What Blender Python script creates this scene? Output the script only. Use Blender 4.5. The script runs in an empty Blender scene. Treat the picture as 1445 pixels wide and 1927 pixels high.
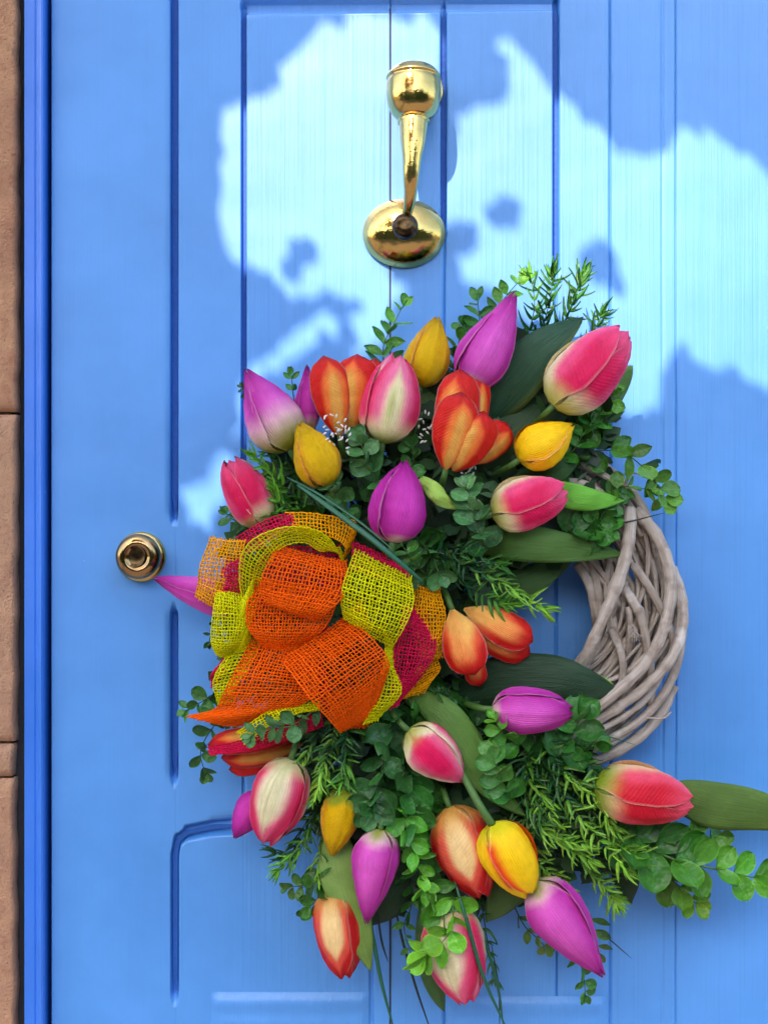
import bpy, math, random
import numpy as np
from mathutils import Vector, Matrix
random.seed(7)
R = math.radians
sc = bpy.context.scene
C = sc.collection

# ------------------------------------------------------------------ camera, sky, sun
S = 0.0005            # metres per photo pixel on the door
D = 1.40              # camera distance from the door
CX, CY = 722.5, 963.5
cam = bpy.data.objects.new('camera', bpy.data.cameras.new('camera')); C.objects.link(cam)
cam.location = (0, -D, 0); cam.rotation_euler = (R(90), 0, 0)
cam.data.sensor_fit = 'VERTICAL'; cam.data.sensor_height = 24
cam.data.lens = 24 * D / (1927 * S); cam.data.clip_end = 200; cam.data.clip_start = 0.02
sc.camera = cam
SUNV = Vector((-0.38, -1.0, 0.95)).normalized()      # from the door towards the sun
w = bpy.data.worlds.new("World"); sc.world = w; w.use_nodes = True
nt = w.node_tree; bg = nt.nodes['Background']
sky = nt.nodes.new('ShaderNodeTexSky'); sky.sky_type = 'NISHITA'; sky.sun_disc = False
sky.sun_elevation = math.asin(SUNV.z); sky.sun_rotation = math.atan2(SUNV.x, SUNV.y) % (2 * math.pi)
sky.air_density = 1.0; sky.dust_density = 2.0; sky.ozone_density = 0.8
nt.links.new(sky.outputs[0], bg.inputs[0]); bg.inputs[1].default_value = 0.14
sun = bpy.data.lights.new('sun', 'SUN'); sun.energy = 3.0; sun.angle = R(0.3); sun.color = (1, 0.70, 0.66)
so = bpy.data.objects.new('sun', sun); C.objects.link(so)
so.rotation_euler = SUNV.to_track_quat('Z', 'Y').to_euler()
sc.view_settings.view_transform = 'Standard'; sc.view_settings.look = 'None'
sc.view_settings.exposure = 1.90; sc.view_settings.gamma = 1

# ------------------------------------------------------------------ helpers
def P(px, py, h=0.0):
    """photo pixel at height h in front of the door face -> world point"""
    f = (D - h) / D
    return Vector(((px - CX) * S * f, -h, (CY - py) * S * f))
def lin(c):
    return tuple(((x / 255) / 12.92 if x / 255 <= .04045 else ((x / 255 + .055) / 1.055) ** 2.4) for x in c)
def mixc(a, b, t):
    t = max(0, min(1, t)); return tuple(a[i] * (1 - t) + b[i] * t for i in range(3))
def sst(a, b, x):
    t = max(0, min(1, (x - a) / (b - a))); return t * t * (3 - 2 * t)
def table(tb, u):
    for (a, va), (b, vb) in zip(tb, tb[1:]):
        if u <= b:
            t = (u - a) / (b - a); t = t * t * (3 - 2 * t) * .35 + t * .65
            return va + (vb - va) * t
    return tb[-1][1]
def catmull(pts, n):
    """n samples along a smooth curve through pts (Vectors)"""
    pts = [Vector(p) for p in pts]
    if len(pts) == 2: return [pts[0].lerp(pts[1], i / (n - 1)) for i in range(n)]
    q = [2 * pts[0] - pts[1]] + pts + [2 * pts[-1] - pts[-2]]
    out = []
    for i in range(n):
        t = i / (n - 1) * (len(pts) - 1); k = min(int(t), len(pts) - 2); t -= k
        a, b, c, d = q[k:k + 4]
        out.append(.5 * ((2 * b) + (c - a) * t + (2 * a - 5 * b + 4 * c - d) * t * t + (3 * b - a - 3 * c + d) * t ** 3))
    return out
def tag(o, label=None, cat=None, group=None, kind=None):
    if label: o['label'] = label
    if cat: o['category'] = cat
    if group: o['group'] = group
    if kind: o['kind'] = kind
    return o
def thing(name, loc, label, cat, group=None):
    o = bpy.data.objects.new(name, None); o.empty_display_size = .01
    C.objects.link(o); o.location = loc
    return tag(o, label, cat, group)
def wloc(o):
    v = Vector((0, 0, 0))
    while o: v += o.location; o = o.parent
    return v
def mesh(name, vs, fs, mat, parent=None, uv=None, col=None, smooth=True):
    """vs in world coordinates; uv, col per vertex"""
    me = bpy.data.meshes.new(name)
    off = wloc(parent) if parent else Vector((0, 0, 0))
    me.from_pydata([tuple(Vector(v) - off) for v in vs], [], fs)
    if uv:
        l = me.uv_layers.new(name='uv')
        idx = np.empty(len(me.loops), dtype=np.int32); me.loops.foreach_get('vertex_index', idx)
        l.data.foreach_set('uv', np.array(uv, dtype=np.float32)[idx].ravel())
    if col:
        a = me.color_attributes.new('Col', 'FLOAT_COLOR', 'POINT')
        cc = np.ones((len(vs), 4), dtype=np.float32); cc[:, :3] = np.array(col)
        a.data.foreach_set('color', cc.ravel())
    if smooth: me.polygons.foreach_set('use_smooth', [True] * len(me.polygons))
    me.materials.append(mat)
    o = bpy.data.objects.new(name, me); C.objects.link(o); o.parent = parent
    return o
def inst(name, me, parent, M, color=None):
    o = bpy.data.objects.new(name, me); C.objects.link(o); o.parent = parent
    M = M.copy(); M.translation = M.translation - wloc(parent); o.matrix_basis = M
    if color: o.color = (*color, 1)
    return o
class Acc:
    def __init__(s): s.v = []; s.f = []; s.uv = []; s.c = []
    def add(s, v, f, uv=None, c=None):
        n = len(s.v); s.v += v; s.f += [tuple(i + n for i in q) for q in f]
        s.uv += uv if uv else [(0, 0)] * len(v); s.c += c if c else [(1, 1, 1)] * len(v)
    def build(s, name, mat, parent=None, smooth=True):
        return mesh(name, s.v, s.f, mat, parent, s.uv, s.c, smooth)
def tube(pts, rad, n=8, acc=None, col=None, flat=1.0, cap=True):
    """tube along pts; rad number or list"""
    v = []; f = []; uv = []; m = len(pts)
    up = Vector((0.13, -1, 0.21)).normalized(); L = 0
    for i, p in enumerate(pts):
        t = (pts[min(i + 1, m - 1)] - pts[max(i - 1, 0)]).normalized()
        a = t.cross(up)
        if a.length < 1e-4: a = t.cross(Vector((1, 0, 0)))
        a.normalize(); b = a.cross(t).normalized(); up = b
        r = rad[i] if isinstance(rad, (list, tuple)) else rad
        if i: L += (pts[i] - pts[i - 1]).length
        for k in range(n):
            q = 2 * math.pi * k / n
            v.append(p + a * (r * math.cos(q)) + b * (r * math.sin(q) * flat)); uv.append((L * 10, k / n))
    for i in range(m - 1):
        for k in range(n):
            k2 = (k + 1) % n
            f.append((i * n + k, i * n + k2, (i + 1) * n + k2, (i + 1) * n + k))
    if cap: f.append(tuple(range(n))[::-1]); f.append(tuple((m - 1) * n + k for k in range(n)))
    c = [col or (1, 1, 1)] * len(v)
    if acc is not None: acc.add(v, f, uv, c); return
    return v, f, uv, c
def lathe(prof, o, ax, n=48):
    """prof: list of (radius, dist along ax)"""
    ax = ax.normalized(); a = ax.cross(Vector((0, 0, 1)))
    if a.length < .1: a = ax.cross(Vector((1, 0, 0)))
    a.normalize(); b = ax.cross(a)
    v = []; f = []
    for r, z in prof:
        for k in range(n):
            q = 2 * math.pi * k / n; v.append(o + ax * z + a * (r * math.cos(q)) + b * (r * math.sin(q)))
    for i in range(len(prof) - 1):
        for k in range(n):
            k2 = (k + 1) % n; f.append((i * n + k, i * n + k2, (i + 1) * n + k2, (i + 1) * n + k))
    return v, f
def smoothprof(p, n):
    return [(q.x, q.y) for q in catmull([Vector((a, b, 0)) for a, b in p], n)]

# ------------------------------------------------------------------ materials
def newmat(name):
    m = bpy.data.materials.new(name); m.use_nodes = True
    return m, m.node_tree, m.node_tree.nodes['Principled BSDF']
def node(t, ty, **k):
    n = t.nodes.new(ty)
    for a, b in k.items():
        if isinstance(b, (int, float, str, bool)) and hasattr(n, a): setattr(n, a, b)
    return n
def noise(t, scale, vec=None, detail=4, rough=.55):
    n = t.nodes.new('ShaderNodeTexNoise'); n.inputs['Scale'].default_value = scale
    n.inputs['Detail'].default_value = detail; n.inputs['Roughness'].default_value = rough
    if vec: t.links.new(vec, n.inputs['Vector'])
    return n
def mapping(t, out, sc_):
    n = t.nodes.new('ShaderNodeMapping'); n.inputs['Scale'].default_value = sc_
    t.links.new(out, n.inputs['Vector']); return n.outputs[0]
def mix(t, a, b, fac, mode='MIX'):
    n = t.nodes.new('ShaderNodeMix'); n.data_type = 'RGBA'; n.blend_type = mode
    for s, x in ((6, a), (7, b)):
        if hasattr(x, 'links'): t.links.new(x, n.inputs[s])
        else: n.inputs[s].default_value = (*x, 1)
    if hasattr(fac, 'links'): t.links.new(fac, n.inputs[0])
    else: n.inputs[0].default_value = fac
    return n.outputs[2]
def ramp(t, fac, stops):
    n = t.nodes.new('ShaderNodeValToRGB'); e = n.color_ramp.elements
    while len(e) < len(stops): e.new(.5)
    for el, (p, c) in zip(e, stops): el.position = p; el.color = (c, c, c, 1) if isinstance(c, (int, float)) else (*c, 1)
    t.links.new(fac, n.inputs[0]); return n.outputs[0]
def math_(t, op, a, b=0.0):
    n = t.nodes.new('ShaderNodeMath'); n.operation = op
    for i, x in enumerate((a, b)):
        if hasattr(x, 'links'): t.links.new(x, n.inputs[i])
        else: n.inputs[i].default_value = x
    return n.outputs[0]
def bump(t, bs, h, dist, strength=1.0, prev=None):
    n = t.nodes.new('ShaderNodeBump'); n.inputs['Distance'].default_value = dist; n.inputs['Strength'].default_value = strength
    t.links.new(h, n.inputs['Height'])
    if prev: t.links.new(prev, n.inputs['Normal'])
    t.links.new(n.outputs[0], bs.inputs['Normal']); return n.outputs[0]

def paint(name, base, grain=1.0, rough=.50):
    m, t, b = newmat(name)
    oc = t.nodes.new('ShaderNodeTexCoord').outputs['Object']
    g1 = noise(t, 1, mapping(t, oc, (420, 420, 5)), 5, .6)
    g2 = noise(t, 1, mapping(t, oc, (90, 90, 1.3)), 4, .6)
    n3 = noise(t, 5, oc, 5, .6)
    c = mix(t, base, tuple(min(1, x * 1.22 + .02) for x in base), ramp(t, n3.outputs[0], [(.35, 0), (.7, 1)]))
    c = mix(t, c, tuple(x * .8 for x in base), math_(t, 'MULTIPLY', ramp(t, g1.outputs[0], [(.52, 0), (.72, 1)]), .45 * grain))
    spk = noise(t, 95, oc, 2)
    c = mix(t, c, (.62, .70, .80), ramp(t, spk.outputs[0], [(.775, 0), (.80, .8)]))
    t.links.new(c, b.inputs['Base Color'])
    t.links.new(math_(t, 'ADD', math_(t, 'MULTIPLY', n3.outputs[0], .2), rough - .1), b.inputs['Roughness'])
    b.inputs['Specular IOR Level'].default_value = .9
    b.inputs['Coat Weight'].default_value = .7; b.inputs['Coat Roughness'].default_value = .5
    p = bump(t, b, g1.outputs[0], .0007 * grain)
    p = bump(t, b, g2.outputs[0], .0016 * grain, prev=p)
    bump(t, b, noise(t, 9, oc, 2).outputs[0], .006, .5, prev=p)
    return m
DOORC = (.046, .262, .68)
M_door = paint('blue_door_paint', DOORC, .6)
M_smooth = paint('smooth_blue_door_paint', DOORC, .2)
M_frame = paint('shaded_blue_frame_paint', (.004, .15, .66), .35, .4)  # frame blue darkened, recess shade put into the colour
def plain(name, c, rough=.6, n_scale=300, var=.25, bd=.0004):
    m, t, b = newmat(name)
    oc = t.nodes.new('ShaderNodeTexCoord').outputs['Object']; n = noise(t, n_scale, oc, 4)
    t.links.new(mix(t, tuple(x * (1 - var) for x in c), tuple(min(1, x * (1 + var)) for x in c), n.outputs[0]), b.inputs['Base Color'])
    b.inputs['Roughness'].default_value = rough; bump(t, b, n.outputs[0], bd); return m
M_dark = plain('dark_gap', (.03, .033, .038), .9)
M_back = plain('blue_backing_and_shade', (.008, .10, .42), .6)  # darker blue; in the grooves it stands in for shade
def stone():
    m, t, b = newmat('sandstone')
    oc = t.nodes.new('ShaderNodeTexCoord').outputs['Object']; ri = t.nodes.new('ShaderNodeObjectInfo').outputs['Random']
    n1 = noise(t, 420, oc, 3); n2 = noise(t, 9, oc, 6, .65); n3 = noise(t, 60, oc, 5, .7)
    c = mix(t, lin((160, 112, 84)), lin((206, 156, 114)), ramp(t, n2.outputs[0], [(.3, 0), (.7, 1)]))
    c = mix(t, c, lin((150, 92, 66)), ramp(t, n3.outputs[0], [(.5, 0), (.75, .8)]))
    c = mix(t, c, lin((70, 55, 45)), ramp(t, n1.outputs[0], [(.62, 0), (.74, .85)]))
    c = mix(t, c, lin((150, 132, 116)), math_(t, 'MULTIPLY', ri, .45))
    t.links.new(c, b.inputs['Base Color']); b.inputs['Roughness'].default_value = .9
    p = bump(t, b, n1.outputs[0], .0012); bump(t, b, n3.outputs[0], .003, prev=p); return m
M_stone = stone()
def brass():
    m, t, b = newmat('polished_brass')
    oc = t.nodes.new('ShaderNodeTexCoord').outputs['Object']; n = noise(t, 60, oc, 5, .6); n2 = noise(t, 700, mapping(t, oc, (1, 1, .15)), 3)
    t.links.new(mix(t, lin((206, 164, 82)), lin((238, 206, 128)), n.outputs[0]), b.inputs['Base Color'])
    b.inputs['Metallic'].default_value = 1
    t.links.new(math_(t, 'ADD', math_(t, 'MULTIPLY', ramp(t, n.outputs[0], [(.35, 0), (.75, 1)]), .16), .07), b.inputs['Roughness'])
    p = bump(t, b, n.outputs[0], .0006); bump(t, b, n2.outputs[0], .00006, prev=p); return m
M_brass = brass()
M_tarn_refl, _t, _b = newmat('tarnish_and_reflection_brass'); _n = noise(_t, 160, _t.nodes.new('ShaderNodeTexCoord').outputs['Object'], 5)
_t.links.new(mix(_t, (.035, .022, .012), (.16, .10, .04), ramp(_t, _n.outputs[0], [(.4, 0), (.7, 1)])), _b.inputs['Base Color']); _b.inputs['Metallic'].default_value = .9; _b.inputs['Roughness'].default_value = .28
M_bronze = M_brass.copy(); M_bronze.name = 'aged_brass'
for n_ in M_bronze.node_tree.nodes:
    if n_.type == 'MIX': n_.inputs[6].default_value = (*lin((150, 116, 70)), 1); n_.inputs[7].default_value = (*lin((196, 164, 116)), 1)
def petalmat(name, kind):
    m, t, b = newmat(name)
    at = t.nodes.new('ShaderNodeAttribute'); at.attribute_name = 'Col'
    tc = t.nodes.new('ShaderNodeTexCoord'); uv = tc.outputs['UV']; oc = tc.outputs['Object']
    n = noise(t, 130, oc, 4); fine = noise(t, 2600, oc, 2)
    c = mix(t, at.outputs[0], (.5, .5, .5), 0)
    streak = noise(t, 1, mapping(t, uv, (5, 38, 1)), 3, .6)       # fine stripes running along the petal
    c = mix(t, c, (1.25, 1.2, 1.15), math_(t, 'MULTIPLY', ramp(t, streak.outputs[0], [(.4, 0), (.75, 1)]), .5), 'MULTIPLY')
    c = mix(t, c, (.72, .66, .68), math_(t, 'MULTIPLY', ramp(t, n.outputs[0], [(.35, 1), (.6, 0)]), .3), 'MULTIPLY')
    s2 = noise(t, 1, mapping(t, uv, (2, 90, 1)), 2, .5)
    c = mix(t, c, (.78, .72, .74), math_(t, 'MULTIPLY', ramp(t, s2.outputs[0], [(.5, 0), (.62, 1)]), .28), 'MULTIPLY')
    t.links.new(c, b.inputs['Base Color'])
    b.inputs['Roughness'].default_value = .52; b.inputs['Specular IOR Level'].default_value = .22
    sep = t.nodes.new('ShaderNodeSeparateXYZ'); t.links.new(uv, sep.inputs[0])
    av = math_(t, 'ABSOLUTE', math_(t, 'SUBTRACT', sep.outputs[1], .5))
    if kind == 'feather':      # chevron veins
        ph = math_(t, 'SUBTRACT', math_(t, 'MULTIPLY', sep.outputs[0], 190), math_(t, 'MULTIPLY', av, 190))
    elif kind == 'cross':
        ph = math_(t, 'ADD', math_(t, 'MULTIPLY', sep.outputs[0], 150), math_(t, 'MULTIPLY', av, 60))
    else:
        ph = math_(t, 'MULTIPLY', sep.outputs[1], 150)
    ph = math_(t, 'ADD', ph, math_(t, 'MULTIPLY', n.outputs[0], 3))
    wv = math_(t, 'SINE', ph)
    p = bump(t, b, wv, {'fine': .00012, 'cross': .00009, 'feather': .0004}[kind])
    p = bump(t, b, fine.outputs[0], .00018, prev=p)
    bump(t, b, noise(t, 55, oc, 3).outputs[0], .0022, .8, prev=p)
    return m
M_feather = petalmat('petal_feather_veined', 'feather'); M_cross = petalmat('petal_wrinkled', 'cross'); M_fine = petalmat('petal_smooth', 'fine')
def leafmat(name, attr, rough=.42, rim=True, parallel=False):
    m, t, b = newmat(name)
    if attr:
        a = t.nodes.new('ShaderNodeAttribute'); a.attribute_name = 'Col'; base = a.outputs[0]
    else:
        base = t.nodes.new('ShaderNodeObjectInfo').outputs['Color']
    tc = t.nodes.new('ShaderNodeTexCoord'); uv = tc.outputs['UV']; oc = tc.outputs['Object']
    sep = t.nodes.new('ShaderNodeSeparateXYZ'); t.links.new(uv, sep.inputs[0])
    av = math_(t, 'MULTIPLY', math_(t, 'ABSOLUTE', math_(t, 'SUBTRACT', sep.outputs[1], .5)), 2)
    n = noise(t, 4 if not parallel else 60, oc, 4)
    c = mix(t, base, (.95, 1.0, .9), .8, 'MULTIPLY')
    c = mix(t, c, (.55, .62, .5), math_(t, 'MULTIPLY', ramp(t, n.outputs[0], [(.35, 1), (.65, 0)]), .45), 'MULTIPLY')
    if rim:
        c = mix(t, c, (1.9, 1.7, 1.5), ramp(t, av, [(.86, 0), (.98, .7)]), 'MULTIPLY')
        c = mix(t, c, (1.5, 1.45, 1.5), ramp(t, av, [(.0, .7), (.09, 0)]), 'MULTIPLY')
    t.links.new(c, b.inputs['Base Color']); b.inputs['Roughness'].default_value = rough
    b.inputs['Specular IOR Level'].default_value = .4
    if parallel:
        st = noise(t, 1, mapping(t, uv, (3, 55, 1)), 3)
        p = bump(t, b, st.outputs[0], .0009); bump(t, b, noise(t, 2200, oc, 2).outputs[0], .0001, prev=p)
    else:
        bump(t, b, noise(t, 3, oc, 2).outputs[0], .02, .2)
    return m
M_leaf = leafmat('sprig_leaf', False); M_needle = leafmat('needle_leaf', False, .4, False)
M_tleaf = leafmat('tulip_leaf', True, .5, False, True); M_fill = leafmat('filler_leaf', True, .5, False)
M_stem = plain('green_stem', lin((72, 110, 44)), .5, 500); M_dstem = plain('dark_stem', lin((34, 58, 30)), .55, 500)
M_blade = plain('grass_blade', lin((30, 92, 62)), .4, 300); M_wire = plain('dark_bristle', lin((24, 40, 34)), .5, 300)
M_white = plain('white_blossom', (.72, .70, .62), .7, 400, .1)
M_bark = plain('bark', (.12, .09, .06), .9, 60, .4, .004)
def wicker():
    m, t, b = newmat('weathered_wicker')
    tc = t.nodes.new('ShaderNodeTexCoord'); uv = tc.outputs['UV']; oc = tc.outputs['Object']; oi = t.nodes.new('ShaderNodeObjectInfo').outputs['Random']
    st = noise(t, 1, mapping(t, uv, (2.2, 9, 1)), 5, .65); n = noise(t, 75, oc, 5, .6); n2 = noise(t, 32, oc, 3)
    c = mix(t, lin((156, 140, 124)), lin((216, 204, 190)), ramp(t, st.outputs[0], [(.3, 0), (.7, 1)]))
    c = mix(t, c, lin((118, 96, 78)), math_(t, 'MULTIPLY', ramp(t, n.outputs[0], [(.5, 0), (.72, 1)]), .6))
    c = mix(t, c, lin((232, 226, 216)), ramp(t, n2.outputs[0], [(.60, 0), (.68, .7)]))
    c = mix(t, c, (.72, .70, .68), oi, 'MULTIPLY')
    t.links.new(c, b.inputs['Base Color']); b.inputs['Roughness'].default_value = .62
    p = bump(t, b, st.outputs[0], .0009); bump(t, b, n.outputs[0], .0012, prev=p); return m
M_wick = wicker()
def jute():
    m, t, b = newmat('dyed_jute')
    at = t.nodes.new('ShaderNodeAttribute'); at.attribute_name = 'Col'
    tc = t.nodes.new('ShaderNodeTexCoord'); n = noise(t, 900, tc.outputs['Object'], 3)
    c = mix(t, at.outputs[0], (.6, .55, .5), math_(t, 'MULTIPLY', n.outputs[0], .6), 'MULTIPLY')
    t.links.new(c, b.inputs['Base Color']); b.inputs['Roughness'].default_value = .75
    b.inputs['Specular IOR Level'].default_value = .12
    bump(t, b, n.outputs[0], .0005); return m
M_jute = jute()
M_pave = plain('paving', (.11, .105, .10), .85, 20, .25, .003)

# ------------------------------------------------------------------ ground in front (out of frame)
pv = thing('pavement', (0, 0, -1.25), None, None); del pv
for o in list(C.objects):
    if o.name == 'pavement': bpy.data.objects.remove(o)
g = mesh('pavement', [(-12, 2, -1.25), (12, 2, -1.25), (12, -14, -1.25), (-12, -14, -1.25)], [(0, 3, 2, 1)], M_pave, smooth=False)
tag(g, kind='structure')
hv = []; hf_ = []; rh = random.Random(4); nx_ = 90  # unseen hedge, added to cut low skylight and darken brass reflections
for i in range(nx_ + 1):
    x = -11 + 22 * i / nx_; top = 1.55 + .35 * math.sin(i * .23) + .2 * math.sin(i * .9 + 1) + rh.uniform(-.12, .12)
    for j, (yy, zz) in enumerate(((-5.6, -1.25), (-5.45, -.4), (-5.5, .4), (-5.6, 1.0), (-5.8, top), (-6.4, top + .05), (-6.8, top - .4), (-6.9, -1.25))):
        hv.append((x, yy + rh.uniform(-.09, .09), zz + (rh.uniform(-.07, .07) if 0 < j < 7 else 0)))
for i in range(nx_):
    for j in range(7): hf_.append((i * 8 + j, i * 8 + 8 + j, i * 8 + 9 + j, i * 8 + 1 + j))
hd = mesh('hedge', hv, hf_, plain('hedge_leaves', (.035, .06, .02), .8, 25, .6, .02)); tag(hd, 'unseen dark hedge added across the path to cut low light on the door', 'hedge')

# ------------------------------------------------------------------ door
# grooves: (polyline in px, half width px, depth m, soft)
GR = [([(328, -60), (328, 966)], 6.5, .014), ([(328, 1160), (328, 1456)], 6.5, .014),
      ([(460, 1554), (400, 1558), (352, 1568), (334, 1584), (329, 1610), (329, 1868)], 6.5, .010),
      ([(459, 14), (459, 900)], 4.5, .010), ([(459, 1455), (459, 1500)], 3, .002),
      ([(459, 13), (1046, 5)], 6, .008), ([(835, 12), (835, 430)], 5, .010),
      ([(1046, 0), (1046, 498)], 5.5, .012), ([(1148, -40), (1148, 2000)], 2.5, .0012), ([(1246, -40), (1246, 2000)], 3, .0008),
      ([(699, 1690), (699, 2000)], 4, .003), ([(835, 430), (835, 2000)], 2.5, .0012), ([(1046, 498), (1046, 2000)], 2.5, .001)]
def door_h(px, py):
    d = 0
    for pl, hw, dep in GR:
        for (ax, ay), (bx, by) in zip(pl, pl[1:]):
            if px < min(ax, bx) - 16 or px > max(ax, bx) + 16 or py < min(ay, by) - 30 or py > max(ay, by) + 30: continue
            l2 = (bx - ax) ** 2 + (by - ay) ** 2
            t = max(0, min(1, ((px - ax) * (bx - ax) + (py - ay) * (by - ay)) / l2))
            q = math.hypot(px - ax - t * (bx - ax), (py - ay - t * (by - ay)) * .5)
            if q < hw * 1.5: d = max(d, dep * (1 - sst(hw * .7, hw * 1.35, q)))
    return -d
door = thing('front_door', P(722, 1927, 0), 'bright blue painted wooden door with vertical boards and brass knocker', 'door')
planks = [(98, 331), (331, 459), (459, 733.5), (733.5, 837), (837, 1047), (1047, 1147), (1147, 1271), (1271, 1500)]
def plank(x0, x1, top=-70):
    e = [0, .8, 1.8, 3, 4.5, 6.5, 9, 12]
    xs = [x0 + a for a in e] + [x1 - a for a in e]
    for pl, hw, dep in GR:
        for (ax, ay) in pl:
            xs += [ax + k for k in (-9, -7, -5, -3.5, -2, 0, 2, 3.5, 5, 7, 9)]
    k = x0 + 12
    while k < x1 - 12: xs.append(k); k += 14 if x0 != 331 else 4
    if x0 == 331: xs += [x0 + i * 2 for i in range(20)]
    xs = sorted(x for x in xs if x0 - .01 <= x <= x1 + .01)
    q = [xs[0]]
    for x in xs:
        if x - q[-1] > .7: q.append(x)
    q[-1] = x1; xs = q
    ys = []; y = top
    while y < 2000: ys.append(y); y += 9 if not (-5 < y < 30 or 1540 < y < 1620) else 2
    ys.append(2000)
    gap = .0016
    v = []
    for y in ys:
        for x in xs:
            h = door_h(x, y); dd = min(x - x0, x1 - x)
            jx = 1.0 if x0 > 460 else .08
            if dd < 3.2: h -= gap * jx * (1 - dd / 3.2) ** 2 * 1.3
            h += .0004 * math.sin(y * .004 + x0) 
            v.append((( x - CX) * S, -h, (CY - y) * S))
    nx = len(xs); ny = len(ys); f = []
    for j in range(ny - 1):
        for i in range(nx - 1):
            a = j * nx + i; f.append((a, a + nx, a + nx + 1, a + 1))
    # side walls give the board its thickness
    for i in (0, nx - 1):
        b0 = len(v)
        for j in range(ny): 
            p = v[j * nx + i]; v.append((p[0] + (S * .5 if i == 0 else -S * .5), .028, p[2]))
        for j in range(ny - 1):
            q4 = (j * nx + i, b0 + j, b0 + j + 1, (j + 1) * nx + i)
            f.append(q4 if i else q4[::-1])
    o = mesh('plank', v, f, M_door if x0 > 400 else M_smooth, door)
    return o
for a, b in planks: plank(a, b)
# two dark open joints
ga = Acc()
def box(x0, x1, y0, y1, h0, h1):   # px extents on the door, heights
    X0, X1, Z0, Z1 = (x0 - CX) * S, (x1 - CX) * S, (CY - y1) * S, (CY - y0) * S
    v = [(X, -h, Z) for h in (h0, h1) for X, Z in ((X0, Z0), (X1, Z0), (X1, Z1), (X0, Z1))]
    return v, [(4, 5, 6, 7), (0, 3, 2, 1), (0, 1, 5, 4), (1, 2, 6, 5), (2, 3, 7, 6), (3, 0, 4, 7)]
mesh('backing_board', *box(40, 1500, -70, 2000, -.05, -.03), M_back, door, smooth=False)
def joint(x, y0, y1, w_):
    v, f = box(x - w_ / 2, x + w_ / 2, y0, y1, -.002, .0004); mesh('joint_gap', v, f, M_dark, door, smooth=False)
joint(734, 16, 1927 + 40, 3.0)
def groove_shade(pl, w_, h):
    """darker strip standing in for the shade in a groove, with tapered ends, following the line pl"""
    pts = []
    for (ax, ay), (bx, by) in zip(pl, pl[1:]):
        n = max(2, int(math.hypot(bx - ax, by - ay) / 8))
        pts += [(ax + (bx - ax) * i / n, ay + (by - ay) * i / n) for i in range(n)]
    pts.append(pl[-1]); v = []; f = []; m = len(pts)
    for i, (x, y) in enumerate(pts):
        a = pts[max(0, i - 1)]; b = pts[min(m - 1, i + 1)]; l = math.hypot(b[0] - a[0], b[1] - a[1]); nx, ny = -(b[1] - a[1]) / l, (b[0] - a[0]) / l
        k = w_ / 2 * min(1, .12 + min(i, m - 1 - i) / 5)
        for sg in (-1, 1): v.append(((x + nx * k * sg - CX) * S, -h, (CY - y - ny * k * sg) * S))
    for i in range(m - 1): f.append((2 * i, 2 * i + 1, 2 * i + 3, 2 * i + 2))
    mesh('groove_shade', v, f, M_back, door, smooth=False)
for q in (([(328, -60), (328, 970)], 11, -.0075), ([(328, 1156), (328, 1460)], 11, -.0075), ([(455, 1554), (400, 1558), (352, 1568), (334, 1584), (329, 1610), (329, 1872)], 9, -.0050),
          ([(459, 14), (459, 904)], 8, -.0060), ([(1046, 5), (1046, 502)], 10, -.0075), ([(835, 12), (835, 434)], 9, -.0060)): groove_shade(*q)
# horizontal bottom mouldings
def moulding(x0, x1, y0, y1, hh):
    v = []; f = []; n = 22
    for j, x in enumerate((x0, x0 + 6, x0 + 14, x1 - 14, x1 - 6, x1)):
        e = (0, .6, 1, 1, .6, 0)[j]
        for i in range(n + 1):
            t = i / n; y = y0 + (y1 - y0) * t
            h = hh * (sst(0, .12, t) * (1 - sst(.88, 1, t)) * .8 + .35 * math.sin(min(1, t * 1.4) * math.pi * 2.2) ** 2 * sst(0, .2, t))
            v.append(((x - CX) * S, -(h * e + .0003), (CY - y) * S))
    for j in range(5):
        for i in range(n):
            a = j * (n + 1) + i; f.append((a, a + 1, a + n + 2, a + n + 1))
    mesh('rail_moulding', v, f, M_door, door)
moulding(398, 694, 1866, 1990, .003); moulding(842, 1140, 1874, 1990, .0025)

# frame
fr = thing('door_frame', P(65, 1927, 0), 'blue painted door frame upright, darkened in colour as recess shade, between stone wall and door', 'door frame')
def frame_piece(name, prof, m):
    v = []; f = []; ys = [-90, 2020]
    for y in ys:
        for x, h in prof: v.append(((x - CX) * S, -h, (CY - y) * S))
    n = len(prof)
    for i in range(n - 1): f.append((i, i + n, i + n + 1, i + 1))
    return mesh(name, v, f, m, fr, smooth=False)
# px given on the door plane scale
frame_piece('jamb', [(50, -.03), (51, .008), (52, .011), (70, .0112), (73, .0105), (75, .0125), (81, .0128), (84, .0132), (87, .012), (89, .008), (89.6, -.03)], M_frame)
frame_piece('jamb_rebate', [(89.7, -.031), (90.5, -.024), (97, -.024), (97.9, -.031)], M_back)

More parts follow.
